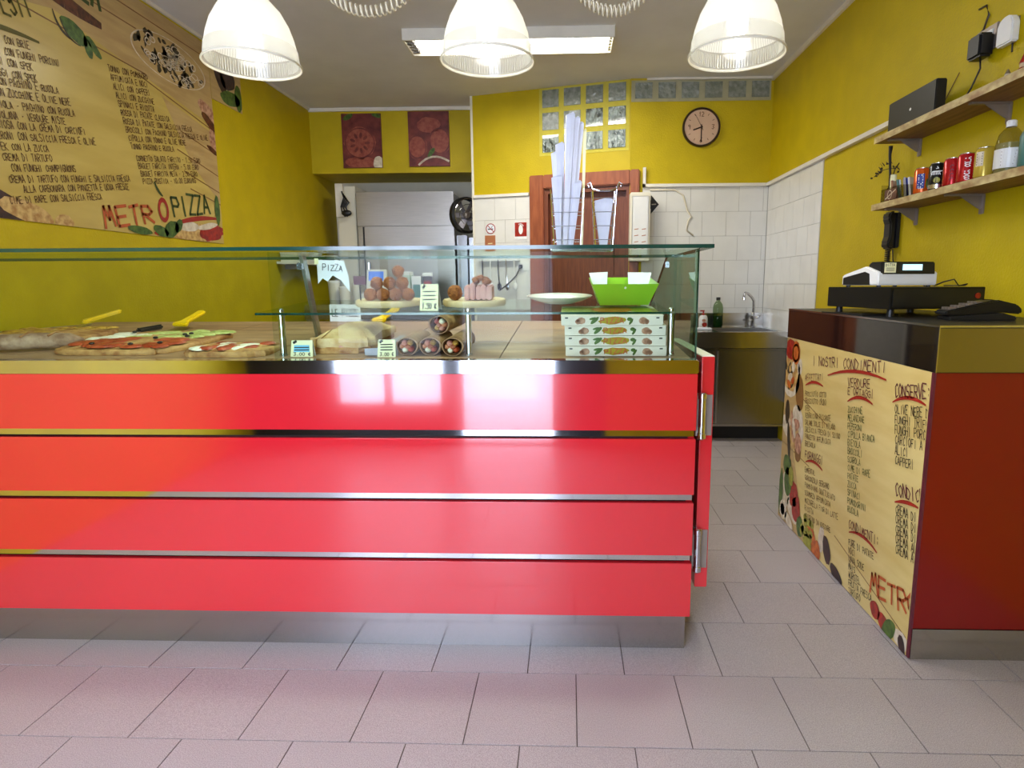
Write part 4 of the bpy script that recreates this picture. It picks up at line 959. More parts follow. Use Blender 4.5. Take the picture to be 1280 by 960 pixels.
# ================================================================== SINK UNIT
t = thing('sink_unit', 'stainless steel sink cabinet against white tiled back wall', 'sink', (1.09, 4.56, 0))
w2 = .525
MB().box(-w2, w2, .10, .60, 0, .118).build('kick_base', 'black_gap', t)
MB().box(-w2+.002, w2-.002, .012, .60, .12, .705).build('cabinet_body', 'steel_d', t)
MB().box(.012, w2-.004, -.002, .010, .135, .692).build('door_panel', 'steel_d', t, bevel=.002)
MB().box(-w2+.004, -.004, -.004, .008, .135, .692).build('door_panel', 'steel_d', t, bevel=.002)
MB().box(.014, .026, -.008, -.002, .14, .69).build('door_handle', 'steel', t, bevel=.002)
MB().box(-w2, w2, -.004, .60, .118, .133).build('bottom_rail', 'steel', t)
MB().box(-w2, w2, 0, .012, .712, .826).box(-w2, w2, .0, .06, .8265, .832).box(-w2, w2, .47, .60, .8265, .832).box(-w2, .03, .06, .47, .8265, .832).box(w2-.045, w2, .06, .47, .8265, .832).build('worktop', 'sink_top', t)
MB().box(.03, w2-.045, .06, .47, .66, .664).box(.03, .033, .06, .47, .664, .828).box(w2-.048, w2-.045, .06, .47, .664, .828).box(.03, w2-.045, .06, .063, .664, .828).box(.03, w2-.045, .467, .47, .664, .828).build('basin', 'steel', t)
MB().box(-w2, w2, .588, .60, .832, .945).build('splashback', 'sink_top', t)
t = thing('tap', 'chrome swan neck tap at the back of the sink', 'tap', (1.505, 5.07, .8325))
MB().lathe([(.024, 0), (.024, .008), (.016, .012), (.016, .06), (.019, .065), (.019, .095), (.012, .10)], 18).build('tap_body', 'wire', t, smooth=True)
MB().tube([(0, 0, .09), (.004, 0, .16), (.002, 0, .215), (-.02, -.01, .245), (-.06, -.04, .275), (-.085, -.06, .28), (-.096, -.07, .265), (-.098, -.072, .235)], .011, 10).build('spout', 'wire', t, smooth='all')
MB().lathe([(.014, .0), (.014, .02)], 12, R3(t=(-.098, -.072, .225))).build('aerator', 'wire', t)
MB().tube([(.012, 0, .078), (.05, -.01, .083), (.062, -.01, .098)], .008, 8).build('lever', 'wire', t, smooth='all')
MB().tube([(-.012, 0, .05), (-.035, -.005, .052)], .007, 8).build('side_inlet', 'wire', t)
t = thing('soap_dispenser', 'white soap dispenser with red pump beside the sink', 'soap dispenser', (1.085, 4.99, .8325))
MB().lathe([(.034, 0), (.036, .005), (.036, .075), (.028, .098), (.012, .105)], 20, R3(0) @ Matrix.Diagonal((1, .7, 1, 1))).build('bottle_body', 'white', t, smooth=True)
MB().lathe([(.012, .103), (.012, .118), (.006, .12), (.006, .135)], 14).box(-.026, .008, -.006, .006, .133, .144).build('pump', 'p_red', t, smooth=True)
p = Print(lambda u, v, o: (u, -.0258-o, v), off=.0012); p.blob(.006, .028, .02, .018); p.build('red_label', 'p_red', t)
p = Print(lambda u, v, o: (u, -.0255-o, v), off=.0010); p.blob(.0, .062, .016, .012); p.build('pink_label', 'p_pink', t)
t = thing('detergent_bottle', 'clear tall bottle of dark green detergent beside the sink', 'bottle', (1.215, 5.05, .8325))
MB().lathe([(.038, 0), (.041, .006), (.041, .16), (.034, .19), (.018, .212), (.014, .218), (.014, .224)], 22, cap1=False).build('bottle_body', 'bottle_g', t, smooth=True)
MB().lathe([(.0385, .003), (.0385, .095)], 22).build('liquid', 'soap_g', t, smooth=True); MB().lathe([(.017, .222), (.017, .245)], 16).build('cap', 'black', t)
t = thing('sponge_cloth', 'folded white cloth lying at the edge of the sink', 'cloth', (1.05, 4.80, .8325))
MB().box(-.06, .06, -.03, .03, 0, .008).build('lower_fold', 'paper', t, bevel=.003); MB().box(-.055, .058, -.026, .03, .0082, .015).build('upper_fold', 'paper', t, bevel=.003)

# ================================================================== OVEN NICHE
t = thing('pizza_oven', 'big stainless steel oven standing in the niche', 'oven', (-1.55, 5.93, 0))
MB().box(-.47, .45, .03, .50, .0, 2.05).build('casing', 'steel', t)
MB().box(-.475, .455, 0, .03, 1.745, 2.06).build('upper_front', 'steel', t, bevel=.003)
MB().box(-.405, .455, -.01, .028, .62, 1.738).build('oven_door', 'steel', t, bevel=.004)
MB().box(-.47, -.425, 0, .028, .62, 1.738).build('side_strip', 'steel', t)
MB().box(-.425, -.406, .008, .02, .62, 1.738).build('door_gap', 'black_gap', t)
MB().lathe([(.012, 0), (.012, .5)], 12, R3(t=(-.37, -.035, .9))).build('door_handle', 'wire', t)
MB().box(-.47, .45, .0, .03, .1, .60).build('lower_front', 'steel_d', t)
t = thing('hanging_hooks', 'dark cluster of hooks and tongs hung left of the oven', 'utensils', (-2.12, 5.90, 1.80))
MB().box(-.09, -.02, .0, .03, .03, .33).build('hook_plate', 'trim', t)
for k in range(5):
    x = -.02+.012*k; MB().tube([(x, -.02, .26-.02*k), (x+.02, -.03, .20-.01*k), (x-.01, -.03, .12), (x+.03*(k % 2), -.035, .06), (x+.05-.02*k, -.03, .03)], .007, 6).build('utensil', 'black', t)
MB().ball((.02, -.03, .06), .05, .02, .03).build('ladle_bowl', 'black', t, smooth='all')
tag(MB().box(-2.22, -2.04, 5.96, 6.44, 0, 2.12).build('hood_duct', 'cream', bevel=.004), 'cream boxed duct between yellow wall and steel oven', 'duct')
t = thing('fan', 'black round fan in the gap right of the oven', 'fan', (-.985, 5.97, 1.84))
Q = R3(PI/2, 0, .7)
MB().lathe([(.15, -.04), (.17, -.02), (.17, .03), (.15, .05)], 28, Q, cap0=False, cap1=False).build('shroud', 'black', t, smooth=True)
MB().lathe([(.035, -.03), (.04, .03), (.02, .05)], 16, Q).build('hub', 'galv', t, smooth=True)
for k in range(6): MB().box(.03, .145, -.025, .03, -.002, .002, Q @ R3(.5, 0, k*PI/3)).build('blade', 'foil', t)
for k in range(3): MB().tube([Q @ Vector((.05*(k+1)*math.cos(a*PI/10), .05*(k+1)*math.sin(a*PI/10), .055)) for a in range(21)], .003, 5).build('guard_ring', 'wire', t)
tag(MB().box(-1.09, -.99, 6.02, 6.2, 0, 1.66).box(-.975, -.87, 6.05, 6.22, 0, 1.64).build('steel_column', 'plinth_m', bevel=.004), 'grey steel pipe casing between the oven and pillar', 'casing')
# back worktop with till scale, boxes, jars
t = thing('back_worktop', 'steel work table running behind the display counter', 'table', (-1.5, 5.2, 0))
MB().box(-.75, .62, -.05, .66, .98, 1.02).build('table_top', 'sink_top', t, bevel=.003)
MB().box(-.75, .62, -.052, -.05, .90, .98).build('apron', 'steel_d', t)
for x in (-.72, .58):
    for y in (-.02, .62): MB().box(x-.02, x+.02, y-.02, y+.02, 0, .98).build('leg', 'steel', t)
MB().box(-.70, .56, 0, .6, .3, .33).build('under_shelf', 'steel', t)
t = thing('scale', 'pale shop scale with blue display on the back work table', 'scale', (-1.62, 5.25, 1.0205))
MB().box(-.16, .16, -.05, .2, 0, .10).build('casing', 'white', t, bevel=.008)
MB().prism([(-.02, .10), (.06, .10), (.06, .30), (.02, .30)], -.12, .05, 'x').build('display_head', 'white', t, bevel=.006)
MB().add([(-.10, -.0165+.012, .165), (.03, -.0165+.012, .165), (.03, .0115, .285-.002), (-.10, .0115, .283)], [(0, 1, 2, 3)]).build('display', 'screen_b', t)
MB().box(-.17, .17, .07, .25, .102, .115).build('pan', 'wire', t, bevel=.003)
for k, (x, h, m_, l) in enumerate(((-1.40, .28, 'teal', 'pale green carton next to the scale on the work table'), (-1.31, .24, 'white', 'white carton right of the green carton on the work table'), (-1.22, .27, 'black', 'black slim carton at the end of the carton row'))):
    c = thing('carton', l, 'carton', (x, 5.3, 1.0205), .1*k, 'cartons beside the scale'); MB().box(-.04, .04, -.06, .06, 0, h).build('carton_body', mat('carton_%s' % 'abc'[k], ((186, 206, 190), (220, 222, 222), (70, 60, 66))[k], .5), c)
    MB().box(-.041, .041, -.061, .061, h-.03, h+.001).build('carton_lid', 'white', c); MB().box(-.03, .03, -.062, -.06, .06, h-.07).build('carton_label', ('white', 'teal', 'p_red')[k], c)
for k, (x, y, h, r) in enumerate(((-2.06, 5.35, .20, .05), (-1.95, 5.3, .15, .045), (-1.86, 5.36, .18, .04))):
    c = thing('plastic_tub', ('tallest cream plastic tub on the work table near yellow wall', 'shorter cream plastic tub in the middle of three tubs', 'slim cream plastic tub nearest the scale')[k], 'tub', (x, y, 1.0205), 0, 'tubs on the work table')
    MB().lathe([(r*.85, 0), (r, h*.95)], 20).build('tub_body', 'cream', c, smooth=True); MB().lathe([(r*1.06, h*.93), (r*1.06, h), (r*.9, h+.008)], 20).build('lid', 'white', c, smooth=True)
t = thing('wall_shelf', 'narrow white shelf on the yellow wall behind the glass', 'shelf', (XL, 5.5, 1.385))
MB().box(.002, .185, -.45, .90, -.02, 0).build('board', 'trim', t); MB().box(.180, .185, -.45, .90, 0, .02).build('front_lip', 'trim', t)
for y in (-.3, .7): MB().box(.002, .16, y, y+.02, -.06, -.02).build('bracket', 'galv', t)
for k, (y, ww, h) in enumerate(((-.3, .22, .075), (.0, .20, .09), (.28, .24, .07), (.62, .26, .09))):
    c = thing('storage_box', ('low cream storage box nearest the street on narrow white shelf', 'pale storage box second along the narrow white shelf', 'low grey storage box on narrow white shelf', 'white storage box at the oven end of narrow shelf')[k], 'box', (XL+.09, 5.5+y, 1.3855), 0, 'boxes on the narrow white shelf')
    MB().box(-.07, .07, -ww/2, ww/2, 0, h*.8).build('box_body', ('cream', 'paper', 'foil', 'white')[k], c); MB().box(-.073, .073, -ww/2-.003, ww/2+.003, h*.8, h).build('lid', ('kraft', 'white', 'kraft', 'cream')[k], c)
# utensil rail on the tiles left of the door
t = on_a(.19, 1.40, 'utensil_rail', 'white rail with hanging tools on tiles beneath the notice', 'rail')
MB().box(-.13, .24, -.05, -.006, -.01, .05).build('rail', 'white', t, bevel=.003)
for k in range(5):
    x = -.1+.075*k; MB().tube([(x, -.056, .0), (x, -.058, -.10-.03*(k % 2)), (x+.01, -.058, -.2)], .006, 6).build('tool_handle', ('black', 'white', 'black', 'wire', 'white')[k], t)
    MB().ball((x+.01, -.058, -.23), .022, .008, .035, 10, 6).build('tool_head', ('wire', 'white', 'black', 'wire', 'white')[k], t, smooth='all')

# ================================================================== FOOD AND THINGS IN THE DISPLAY CASE
SLOPE = math.atan(.06)
def on_deck(name, label, cat, x, y, rz=0, group=None, lift=.0008):
    t = thing(name, label, cat, (x, y, dz(y)+lift), 0, group)
    t.rotation_euler = (SLOPE, 0, rz) if not rz else (Matrix.Rotation(SLOPE, 3, 'X') @ Matrix.Rotation(rz, 3, 'Z')).to_euler()
    return t
def on_shelf(name, label, cat, x, y, rz=0, group=None, lift=.0008):
    t = thing(name, label, cat, (x, y, sz(y)+lift), 0, group)
    t.rotation_euler = (Matrix.Rotation(math.atan(.065), 3, 'X') @ Matrix.Rotation(rz, 3, 'Z')).to_euler()
    return t
def slab(w, d, h, n=9, m=5, wob=.012, crown=.006):
    """irregular flat bread: rounded wavy outline, domed top"""
    g = MB(); N = 36; out = []
    for k in range(N):
        a = 2*PI*k/N; c, s = math.cos(a), math.sin(a)
        e = .32
        x = w/2*math.copysign(abs(c)**e, c)+random.uniform(-wob, wob); y = d/2*math.copysign(abs(s)**e, s)+random.uniform(-wob, wob)
        out.append((x, y))
    vs = []; fs = []
    rings = [(1.0, 0), (1.01, h*.5), (.975, h*.95), (.9, h*.8), (.6, h*.9+crown), (.25, h+crown)]
    for q, z in rings:
        for x, y in out: vs.append((x*q, y*q, z+(random.uniform(-.12, .12)*h if z else 0)))
    for i in range(len(rings)-1):
        for k in range(N): fs.append((i*N+k, i*N+(k+1) % N, (i+1)*N+(k+1) % N, (i+1)*N+k))
    fs.append(tuple(range(N-1, -1, -1))); fs.append(tuple((len(rings)-1)*N+k for k in range(N)))
    return g.add(vs, fs)
def patch(cx, cy, rx, ry, z, h=.004, n=16, jit=.18, ang=0):
    g = MB(); ca, sa = math.cos(ang), math.sin(ang); vs = []; R_ = [(1, 0), (.85, h*.7), (.4, h)]; J = [1+random.uniform(-jit, jit) for k in range(n)]
    for q, dzv in R_:
        for k in range(n):
            a = 2*PI*k/n; x, y = rx*q*J[k]*math.cos(a), ry*q*J[k]*math.sin(a)
            vs.append((cx+x*ca-y*sa, cy+x*sa+y*ca, z+dzv+random.uniform(-.1, .1)*h))
    fs = []
    for i in range(2):
        for k in range(n): fs.append((i*n+k, i*n+(k+1) % n, (i+1)*n+(k+1) % n, (i+1)*n+k))
    fs.append(tuple(2*n+k for k in range(n))); return g.add(vs, fs)
# far left: potato pizza and filled roll
t = on_deck('potato_pizza', 'potato topped pizza slab at the left end of the case', 'pizza', -2.07, 2.36, .1)
slab(.40, .36, .022).build('crust', 'crust', t, smooth=1.2)
g = MB()
for k in range(26):
    g2 = patch(random.uniform(-.16, .16), random.uniform(-.14, .14), .035, .028, .020+random.uniform(0, .004), .008, 10, .3, random.uniform(0, 3)); g.add(g2.v, g2.f)
o = g.build('potato_topping', 'potato', t, smooth=1.2)
t = on_deck('stuffed_roll', 'long floury stuffed bread roll in front of potato pizza', 'bread', -1.95, 2.06, math.radians(20))
P = [(-.27, 0, .028), (-.24, 0, .031), (-.14, .004, .033), (0, -.003, .034), (.1, .004, .033), (.18, -.002, .031), (.22, 0, .026)]
MB().tube(P, .030, 16, taper=[.5, .85, 1, .98, 1, .9, .35], T=Matrix.Diagonal((1, 1.25, .95, 1))).build('roll', 'rolld', t, smooth='all')
for k in range(5):
    x = -.18+.08*k; MB().tube([(x-.012, -.03, .052), (x, 0, .0610), (x+.012, .03, .052)], .0035, 6).build('crease', 'crust', t, smooth='all')
# middle slab in three stripes
t = on_deck('pizza_slab', 'big pizza slab striped with white, green and red toppings', 'pizza', -1.55, 2.20, -.03)
slab(.42, .46, .02).build('crust', 'crust', t, smooth=1.2)
for nm, m_, cx, cy, n_, rx, ry in (('tomato_topping', 'sauce', 0, -.10, 26, .18, .08), ('green_topping', 'zucch', .05, .10, 20, .14, .09), ('cheese_topping', 'mozz', -.13, .06, 10, .07, .08)):
    g = MB()
    for k in range(n_):
        g2 = patch(cx+random.uniform(-rx, rx), cy+random.uniform(-ry, ry), .04, .032, .0195+random.uniform(0, .003), .008, 10, .3, random.uniform(0, 3)); g.add(g2.v, g2.f)
    g.build(nm, m_, t, smooth=1.2)
g = MB()
for k in range(8): g.ball((random.uniform(-.16, .16), random.uniform(-.19, .19), .032), .009, .009, .005, 8, 5)
g.build('olive_pieces', 'olive', t, smooth='all')
t = on_deck('margherita_slab', 'small red and white pizza slab beside the left shelf post', 'pizza', -1.135, 2.03, .02)
slab(.27, .19, .02, wob=.008).build('crust', 'crust', t, smooth=1.2)
for nm, m_, n_ in (('tomato_topping', 'sauce', 16), ('cheese_topping', 'mozz', 9)):
    g = MB()
    for k in range(n_):
        g2 = patch(random.uniform(-.10, .10), random.uniform(-.06, .06), .03, .024, .0195+random.uniform(0, .003), .008, 10, .3, random.uniform(0, 3)); g.add(g2.v, g2.f)
    g.build(nm, m_, t, smooth=1.2)
# yellow spatulas
def spatula(x, y, rz, label, s=1):
    t = on_deck('spatula', label, 'spatula', x, y, rz, 'yellow handled spatulas')
    MB().prism([(-.045, 0), (.045, 0), (.04, .075), (.022, .085), (-.022, .085), (-.04, .075)], .002, .004, 'z', R3(.18, t=(0, 0, .0))).build('blade', 'steel', t)
    MB().prism([(-.036, .055), (.036, .055), (.034, .075), (.018, .09), (.016, .15), (.020, .20), (.012, .21), (-.012, .21), (-.020, .20), (-.016, .15), (-.018, .09), (-.034, .075)], .0, .016, 'z', R3(.28, t=(0, .0, .006))).build('handle', 'yplastic', t, bevel=.005)
spatula(-2.20, 2.62, -.9, 'yellow spatula leaning at the back of the potato pizza')
spatula(-1.66, 2.49, -.15, 'yellow spatula behind the striped pizza slab')
spatula(-.86, 2.62, -.35, 'yellow spatula behind the folded flat bread')
t = on_deck('knife', 'long bread knife with black handle lying behind stuffed roll', 'knife', -1.815, 2.49, -.08)
MB().prism([(-.010, -.23), (.012, -.20), (.014, .02), (-.014, .02)], .004, .006, 'z').build('blade', 'steel', t)
MB().box(-.011, .011, .02, .16, .0, .02).build('handle', 'black', t, bevel=.006)
# folded flat bread on paper
t = on_deck('flat_bread', 'folded pale flat bread between the left and middle posts', 'bread', -.778, 2.20, .05)
slab(.20, .40, .022, wob=.012, crown=.012).build('lower_layer', 'crust', t, smooth=1.2)
g = slab(.195, .40, .030, wob=.015, crown=.02); g.v = [(x, y+.006, z+.02) for x, y, z in g.v]; g.build('upper_layer', 'dough', t, smooth=1.2)
MB().tube([(.0, -.19, .018), (.05, -.17, .018), (.085, -.10, .018)], .014, 8, taper=[.6, 1, .5]).build('ham_filling', 'ham', t, smooth='all')
t = on_deck('tray_paper', 'crumpled grey paper beneath rolls and flat bread', 'paper', -.617, 2.16, .0)
g = MB(); N = 8
vs = [((i/N-.5)*.09, (j/N-.5)*.42, .004+random.uniform(0, .008)) for j in range(N+1) for i in range(N+1)]
g.add(vs, [(j*(N+1)+i, j*(N+1)+i+1, (j+1)*(N+1)+i+1, (j+1)*(N+1)+i) for j in range(N) for i in range(N)])
g.build('sheet', 'foil', t); MB().prism([(-.045, 0.004), (.045, .004), (.045, .03), (-.045, .026)], -.212, -.209, 'y').build('turned_edge', 'foil', t)
# rolled wraps
def wrapr(x, y, z, rz, label):
    t = on_deck('stuffed_wrap', label, 'wrap', x, y, rz, 'stuffed wraps piled behind the front glass', lift=z)
    r = .033; N = 22; vs = []; fs = []
    prof = [(.0, .86, .93), (.0, 1.0, 1.0), (.05, 1.03, 1.0), (.12, .98, 1), (.20, 1.0, .97), (.225, .82, .8)]
    for yy, q, q2 in prof:
        for k in range(N):
            a = 2*PI*k/N; vs.append((r*1.1*q*math.cos(a)*(1+.05*math.sin(3*a+yy*20)), yy, r*.9+r*.9*q2*math.sin(a)))
    for i in range(len(prof)-1):
        for k in range(N): fs.append((i*N+k, i*N+(k+1) % N, (i+1)*N+(k+1) % N, (i+1)*N+k))
    fs.append(tuple((len(prof)-1)*N+k for k in range(N)))
    # inner cavity
    b = len(vs)
    for yy, q in ((0, .86), (.03, .80)):
        for k in range(N): a = 2*PI*k/N; vs.append((r*1.1*q*math.cos(a), yy, r*.9+r*.9*q*math.sin(a)))
    for k in range(N): fs.append((b+k, b+(k+1) % N, b+N+(k+1) % N, b+N+k))
    MB().add(vs, fs).build('wrap_skin', 'wrap', t, smooth=1.0)
    for k in range(6):
        a = 2*PI*k/6+z*50; rr = .016 if k else .0
        MB().ball((rr*1.1*math.cos(a), .012+.004*(k % 2), r*.9+rr*.8*math.sin(a)), .011, .02, .010, 10, 6, .08).build('filling', ('sausage', 'potato', 'ham', 'sausage', 'mozz', 'sauce')[k], t, smooth='all')
wrapr(-.527, 1.965, .001, .0, 'left wrap of the lower row, next to the price card')
wrapr(-.452, 1.965, .001, -.02, 'middle wrap of the lower row, beneath the top wrap')
wrapr(-.377, 1.955, .001, -.05, 'right wrap of the lower row, by the middle post')
wrapr(-.435, 2.03, .0625, -.12, 'single top wrap lying over the lower three')
# price cards
def card(t, w_, h_, d_, lines, price, blue=False):
    a = math.atan2(d_, h_)
    MB().add([(-w_/2, -d_, 0), (w_/2, -d_, 0), (w_/2*.92, 0, h_), (-w_/2*.92, 0, h_), (-w_/2, -d_+.0012, 0), (w_/2, -d_+.0012, 0), (w_/2*.92, .0012, h_), (-w_/2*.92, .0012, h_)],
             [(0, 1, 2, 3), (7, 6, 5, 4), (0, 4, 5, 1), (2, 6, 7, 3), (1, 5, 6, 2), (0, 3, 7, 4)]).build('front_leaf', 'tagm', t)
    MB().add([(-w_/2, d_, 0), (w_/2, d_, 0), (w_/2*.92, .002, h_), (-w_/2*.92, .002, h_), (-w_/2, d_+.0012, 0), (w_/2, d_+.0012, 0), (w_/2*.92, .0032, h_), (-w_/2*.92, .0032, h_)],
             [(0, 1, 2, 3), (7, 6, 5, 4), (0, 4, 5, 1), (2, 6, 7, 3), (1, 5, 6, 2), (0, 3, 7, 4)]).build('back_leaf', 'paper', t)
    fn = lambda u, v, o: (u, -d_*(1-v/h_)-o, v)
    if blue:
        p = Print(fn, off=.0006); p.poly([(-w_*.36, h_*.3), (w_*.36, h_*.3), (w_*.34, h_*.72), (-w_*.34, h_*.72)]); p.build('blue_field', 'tagb', t)
    p = Print(fn, off=.001)
    for k in range(lines): p.ribbon([(-w_*.32, h_*(.42+.15*k)), (w_*.32, h_*(.43+.15*k))], .0035)
    p.text(-w_*.36, h_*.08, price, h_*.2, w_*.78, jit=.1, wt=.18); p.ribbon([(-w_*.36, h_*.86), (-w_*.25, h_*.95)], .008); p.build('print', 'ink', t)
t = on_deck('price_card', 'folded price card with blue field by the left post', 'price card', -.868, 1.955, .0, 'price cards'); card(t, .074, .052, .012, 2, '3.00 €', True)
t = on_deck('price_card', 'folded cream price card in front of the wraps', 'price card', -.588, 1.95, .0, 'price cards'); card(t, .060, .055, .014, 3, '3.00 €')
t = on_shelf('price_card', 'tall cream price card on the glass shelf between boards', 'price card', -.46, 2.03, -.05, 'price cards'); card(t, .062, .085, .026, 3, '1.50 €')
# pizza boxes
def pbox(z, dx, label, y=1.952):
    t = on_deck('pizza_box', label, 'box', .142+dx, y, 0, 'stack of white pizza boxes', lift=z)
    w_, d_, h_ = .322, .30, .032
    MB().box(-w_/2, w_/2, 0, d_, 0, h_-.002).build('tray', 'kraft', t, bevel=.0015)
    MB().box(-w_/2-.001, w_/2+.001, -.001, d_, h_-.002, h_).build('lid', 'kraft', t)
    fn = lambda u, v, o: (u, -.0004-o, v)
    MB().box(-w_/2+.012, -w_/2+.022, -.0015, 0, h_-.010, h_-.006).box(w_/2-.022, w_/2-.012, -.0015, 0, h_-.010, h_-.006).build('lock_slot', 'black', t)
    p = Print(fn, off=.001); p.text(-.036, .007, 'PIZZA', .016, .075, .02, .2, .3); p.build('lettering', 'p_orange', t)
    p = Print(fn, off=.0008); p.blob(0, .016, .042, .012, .05, 14, .15); p.build('yellow_splash', 'can_yel', t)
    p = Print(fn, off=.0008); p.blob(-.098, .015, .014, .011); p.blob(-.108, .012, .009, .008); p.blob(.098, .015, .014, .011); p.blob(.108, .012, .009, .008); p.build('printed_tomato', 'p_pink', t)
    p = Print(fn, off=.0009); p.blob(-.055, .016, .016, .006, .7); p.blob(-.06, .022, .012, .004, .2); p.blob(.055, .02, .008, .006); p.blob(.06, .012, .011, .004, 1); p.build('printed_leaf', 'p_green', t)
    P = Print(lambda u, v, o: (u, v, h_+o), (-w_/2, 0), (w_/2, d_), .0006)
    P.blob(-.10, .16, .09, .1); P.blob(.12, .15, .06, .12, .6); P.build('lid_print_green', 'p_lime', t)
    P = Print(lambda u, v, o: (u, v, h_+o), (-w_/2, 0), (w_/2, d_), .0009); P.blob(.01, .17, .07, .1); P.build('lid_print_orange', 'p_orange', t)
pbox(.0010, .008, 'bottom box of the four stacked white pizza boxes'); pbox(.0342, .006, 'second box from the bottom of the pizza box stack')
pbox(.0674, .005, 'third box from the bottom of the pizza box stack'); pbox(.1006, -.006, 'top box of the pizza box stack, shifted left', 1.942)
# boards with rice balls and ham on the glass shelf
def board(x, y, rx_, ry_, label):
    t = on_shelf('serving_board', label, 'board', x, y, 0, 'oval wooden serving boards')
    T = Matrix.Diagonal((rx_, ry_, 1, 1))
    MB().lathe([(.97, 0), (1, .004), (1, .018), (.97, .022)], 40, T).build('board', 'board', t, smooth=True)
    return t
board(-.647, 2.19, .115, .105, 'oval pale board under the pile of rice balls'); board(-.338, 2.19, .112, .10, 'oval pale board under the ham and single rice ball')
def riceball(x, y, z, label, r=.034, cone=False):
    t = on_shelf('rice_ball', label, 'rice ball', x, y, random.uniform(0, 6), 'fried rice balls', lift=z)
    MB().ball((0, 0, r), r, r, r*1.02, 18, 12, .035).build('crumb_coat', 'fried', t, smooth='all')
    g = MB()
    for k in range(14):
        a, b = random.uniform(0, 6.28), random.uniform(.2, 2.6); g.ball((r*math.sin(b)*math.cos(a), r*math.sin(b)*math.sin(a), r-r*math.cos(b)*-1.0*-1), .004, .004, .003, 6, 4)
    o = g.build('crumbs', 'fried', t); o['kind'] = 'stuff'
names = ['first', 'second', 'third', 'fourth']
for k in range(4): riceball(-.693+.0445*k, 2.13, .0228, 'rice ball %s from the left in the front row of the pile' % names[k], .0215)
for k in range(3): riceball(-.672+.0445*k, 2.178, .0228, 'rice ball %s from the left hidden in the rear row' % names[k], .0215)
for k in range(3): riceball(-.676+.0455*k, 2.153, .0610, 'rice ball %s from the left in the upper row of the pile' % names[k], .0215)
riceball(-.60, 2.157, .1030, 'rice ball crowning the right end of the pile', .020)
riceball(-.398, 2.14, .0228, 'single rice ball on the board with the ham', .026)
t = on_shelf('ham_chunk', 'pink chunk of sliced ham on the right wooden board', 'ham', -.315, 2.15, .03, lift=.0235)
for k in range(5): MB().box(-.047+.0192*k, -.029+.0192*k, -.04, .05, 0, .052+random.uniform(-.005, .006), R3(0, random.uniform(-.03, .03), random.uniform(-.03, .03), (0, 0, .0015))).build('slice', 'ham', t, bevel=.004)
t = on_shelf('fried_bites', 'heap of fried bread bites upon the pink ham', 'food', -.305, 2.15, 0, lift=.0765)
for k in range(7): a = k*.9; MB().ball((.022*math.cos(a), .018*math.sin(a), .010+.006*(k % 3)), .013, .012, .010, 10, 7, .15).build('bite', 'fried', t, smooth='all')
t = on_shelf('food_marker', 'tiny wine red marker flag on a stick left of rice balls', 'marker', -.735, 2.15, 0, lift=.0225)
MB().tube([(0, 0, 0), (0, 0, .07)], .0022).build('stick', 'black', t); MB().box(-.02, .022, -.003, 0, .055, .085).build('flag', 'ink_p', t)
t = on_shelf('plate', 'white round plate on the right half of glass shelf', 'plate', -.035, 2.26, 0)
MB().lathe([(.055, 0), (.06, .003), (.09, .010), (.118, .024), (.121, .027), (.117, .0275), (.088, .015), (.05, .008)], 40).build('plate', 'ceramic', t, smooth=True); MB().lathe([(.058, .0), (.05, .0)], 30, cap0=False, cap1=False).build('foot_ring', 'ceramic', t)
t = on_shelf('green_tray', 'lime green food tray lined with white paper on glass shelf', 'tray', .192, 2.24, .03)
g = MB(); w0, d0, w1, d1, h = .085, .07, .115, .10, .075
g.add([(-w0, -d0, 0), (w0, -d0, 0), (w0, d0, 0), (-w0, d0, 0), (-w1, -d1, h), (w1, -d1, h), (w1, d1, h+.012), (-w1, d1, h+.012),
       (-w0+.003, -d0+.003, .003), (w0-.003, -d0+.003, .003), (w0-.003, d0-.003, .003), (-w0+.003, d0-.003, .003), (-w1+.003, -d1+.003, h), (w1-.003, -d1+.003, h), (w1-.003, d1-.003, h+.012), (-w1+.003, d1-.003, h+.012)],
      [(0, 3, 2, 1), (0, 1, 5, 4), (1, 2, 6, 5), (2, 3, 7, 6), (3, 0, 4, 7), (8, 9, 10, 11), (8, 12, 13, 9), (9, 13, 14, 10), (10, 14, 15, 11), (11, 15, 12, 8), (4, 5, 13, 12), (5, 6, 14, 13), (6, 7, 15, 14), (7, 4, 12, 15)])
g.build('tray', 'green', t)
MB().add([(-.10, .05, .05), (-.05, .06, .05), (-.045, .09, .108), (-.115, .085, .105)], [(0, 1, 2, 3)]).add([(.03, .06, .05), (.10, .05, .05), (.118, .085, .105), (.03, .09, .106)], [(0, 1, 2, 3)]).box(-.09, .09, -.075, .07, .055, .058).build('paper_liner', 'paper', t)
p = Print(lambda u, v, o: (u, -d0-(d1-d0)*v/h-o, v), off=.001); p.blob(.0, .062, .004, .004); p.build('white_dot', 'ink_w', t)
